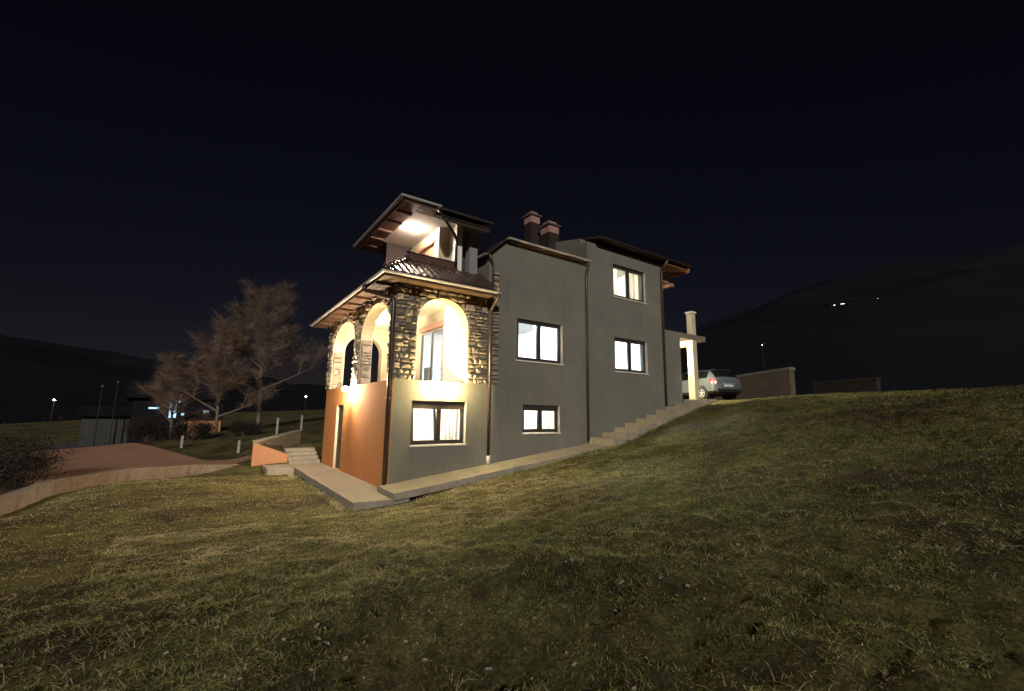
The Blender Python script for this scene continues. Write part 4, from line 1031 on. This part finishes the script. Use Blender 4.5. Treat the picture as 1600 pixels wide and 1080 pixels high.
for (x, y, h, lab) in ((-.01,20.2,.95,'pale concrete fence post right of the tall tree trunk'),(1.66,21.9,.95,'pale fence post closest to the porch'),(-4.72,20.0,.62,'stubby pale post at the edge of the bank'),(-2.21,16.5,.60,'short pale post behind the orange retaining wall')):
    t = empty('fence_post', (x, y, gz1(x, y)-.02)); tag(t, lab, 'post', 'posts along the bank')
    MB().box(-.06,.06,-.06,.06,-.2,h).build('shaft', 'post_concrete', t, bevel=.012)
    MB().hexa([(-.07,-.07,h+.002),(.07,-.07,h+.002),(.07,.07,h+.002),(-.07,.07,h+.002)], [(-.02,-.02,h+.07),(.02,-.02,h+.07),(.02,.02,h+.07),(-.02,.02,h+.07)]).build('cap', 'post_concrete', t)

# ------------------------------------------------------------------ far things
def far_house(loc, rz, w_, d_, h_, rh, wall, roof, name, label, group, wins, wmat, lamp=None):
    t = empty(name, loc, rz); tag(t, label, 'house', group)
    MB().box(-w_/2, w_/2, -d_/2, d_/2, -1.5, h_).build('wall', wall, t)
    o = .4; m = MB(); 
    m.hexa([(-w_/2-o,-d_/2-o,h_+.002),(w_/2+o,-d_/2-o,h_+.002),(w_/2+o,d_/2+o,h_+.002),(-w_/2-o,d_/2+o,h_+.002)], [(-w_/2-o,-.02,h_+rh),(w_/2+o,-.02,h_+rh),(w_/2+o,.02,h_+rh),(-w_/2-o,.02,h_+rh)]); m.build('roof', roof, t)
    for (x, z, a, b) in wins:
        f = MB(); bars(f, x-a/2-.08, x+a/2+.08, z-b/2-.08, z+b/2+.08, -d_/2-.06, -d_/2-.004, .08); fo = f.build('window', 'window_frame', t)
        MB().box(x-a/2+.005, x+a/2-.005, -d_/2-.03, -d_/2-.005, z-b/2+.005, z+b/2-.005).build('pane', wmat, fo)
    return t
def face_cam(x, y): return math.atan2(CAM.y-y, CAM.x-x)+math.pi/2
far_house((-5.9,40.0,-.4), R(8), 6.4, 6, 3.3, 1.6, 'hill_dark', 'hill_dark', 'distant_house', 'dark house behind the bare trees with blue lit windows', 'houses in the distance', [(-.5,2.35,.5,1.3),(.7,2.0,1.2,.2),(-1.8,2.5,.7,.14),(-.3,3.1,.45,.2),(1.9,2.2,.4,.3)], 'blue_glow')
far_house((-10.4,38.5,-.6), R(14), 2.6, 3, 2.0, .8, 'far_wall', 'hill_dark', 'distant_house', 'pale grey outbuilding by the road left of the trees', 'houses in the distance', [], 'blue_glow')
sh = empty('garden_shed', (-3.75,29.2,.05), R(5)); tag(sh, 'small orange brick shed half hidden by the trees', 'shed')
MB().box(-1.0,1.0,-.6,.6,-.3,1.25).build('wall', 'far_orange', sh); MB().hexa([(-1.2,-.8,1.252),(1.2,-.8,1.252),(1.2,.8,1.252),(-1.2,.8,1.252)], [(-1.2,-.8,1.32),(1.2,-.8,1.32),(1.2,.8,1.7),(-1.2,.8,1.7)]).build('roof', 'roof_dark', sh)
MB().box(-.3,.3,-.63,-.602,-.2,.9).build('door', 'wood_dark', sh)
def street_lamp(x, y, zb, zl, s, glow, label):
    t = empty('street_lamp', (x, y, zb), face_cam(x, y)); tag(t, label, 'street lamp', 'far street lamps'); H = zl-zb
    MB().tube([(0,0,-.3),(0,0,H*.6),(0,0,H+.1*s)], [.09*s,.07*s,.05*s], 8).build('pole', 'lamp_metal', t)
    MB().tube([(0,0,H+.08*s),(0,-.3*s,H+.14*s),(0,-.6*s,H+.12*s)], .035*s, 6).build('arm', 'lamp_metal', t)
    MB().lathe((0,-.62*s,H-.02*s), [(.05*s,-.10*s),(.15*s,-.06*s),(.18*s,0),(.13*s,.08*s),(.04*s,.12*s)], 14).build('lantern', glow, t, smooth=True)
street_lamp(-15.39, 47.7, -1.1, 2.76, .5, 'street_white', 'bright street lamp far off at the left, above the road')
street_lamp(8.13, 57.7, 1.0, 4.09, .55, 'street_white', 'bright street lamp seen just left of the porch')
street_lamp(104.4, 40.2, 12.0, 19.0, .5, 'far_lamp', 'faint far lamp on the dark slope above the car')
street_lamp(247.3, 55.1, 48.0, 56.6, 1.7, 'far_lamp', 'rightmost faint lamp high on the dark hill')
far_house((243.5,68.3,51.2), face_cam(243.5,68.3), 9, 8, 5.2, 2.4, 'hill_dark', 'hill_dark', 'distant_house', 'far house with lit windows high on the dark hill', 'houses in the distance', [(.6,3.6,1.5,1.6),(1.0,1.9,1.2,.9),(-2.6,4.0,.7,.5),(-2.6,1.9,.7,.6)], 'far_window')
for (x, y, h) in ((-10.5,35.5,5.2), (-9.7,36.2,5.6)):
    t = empty('utility_pole', (x, y, -.7)); tag(t, 'thin pale utility pole beside the grey outbuilding' + (', the left one of two' if h < 5.4 else ', the right one of two'), 'pole', 'poles by the outbuilding')
    MB().tube([(0,0,-.3),(0,0,h*.6),(0,0,h-.8)], [.04,.035,.025], 8).build('shaft', 'lamp_metal', t); MB().lathe((0,0,h-.8), [(.06,0),(.06,.05),(.02,.08)], 8).build('cap', 'post_concrete', t)
# dark wooded hills closing the horizon
def hills():
    na, nr = 160, 26; az = np.linspace(-R(75), R(200), na); rr = np.linspace(0, 1, nr)
    A, T = np.meshgrid(az, rr, indexing='ij'); D = 75+T*330
    prof = 26+ 72*np.exp(-((A-R(10))/R(32))**2) + 16*np.exp(-((A-R(115))/R(28))**2) + 9*np.sin(A*3.1+1)
    N = vnoise(np.cos(A)*D, np.sin(A)*D, .03, 51)*8 + vnoise(np.cos(A)*D, np.sin(A)*D, .13, 52)*4.5
    Zh = -3 + (prof+N)*T ; X = np.cos(A)*D; Y_ = np.sin(A)*D-5
    i = np.arange(na*nr).reshape(na,nr); Qh = np.stack([i[:-1,:-1],i[1:,:-1],i[1:,1:],i[:-1,1:]],-1).reshape(-1,4)
    tag(link('hills', np_mesh('hills', np.stack([X,Y_,Zh],-1).reshape(-1,3), None, Qh, 'hill_dark', smooth=True)), 'dark wooded hills behind the house', 'hills', kind='structure')
hills()
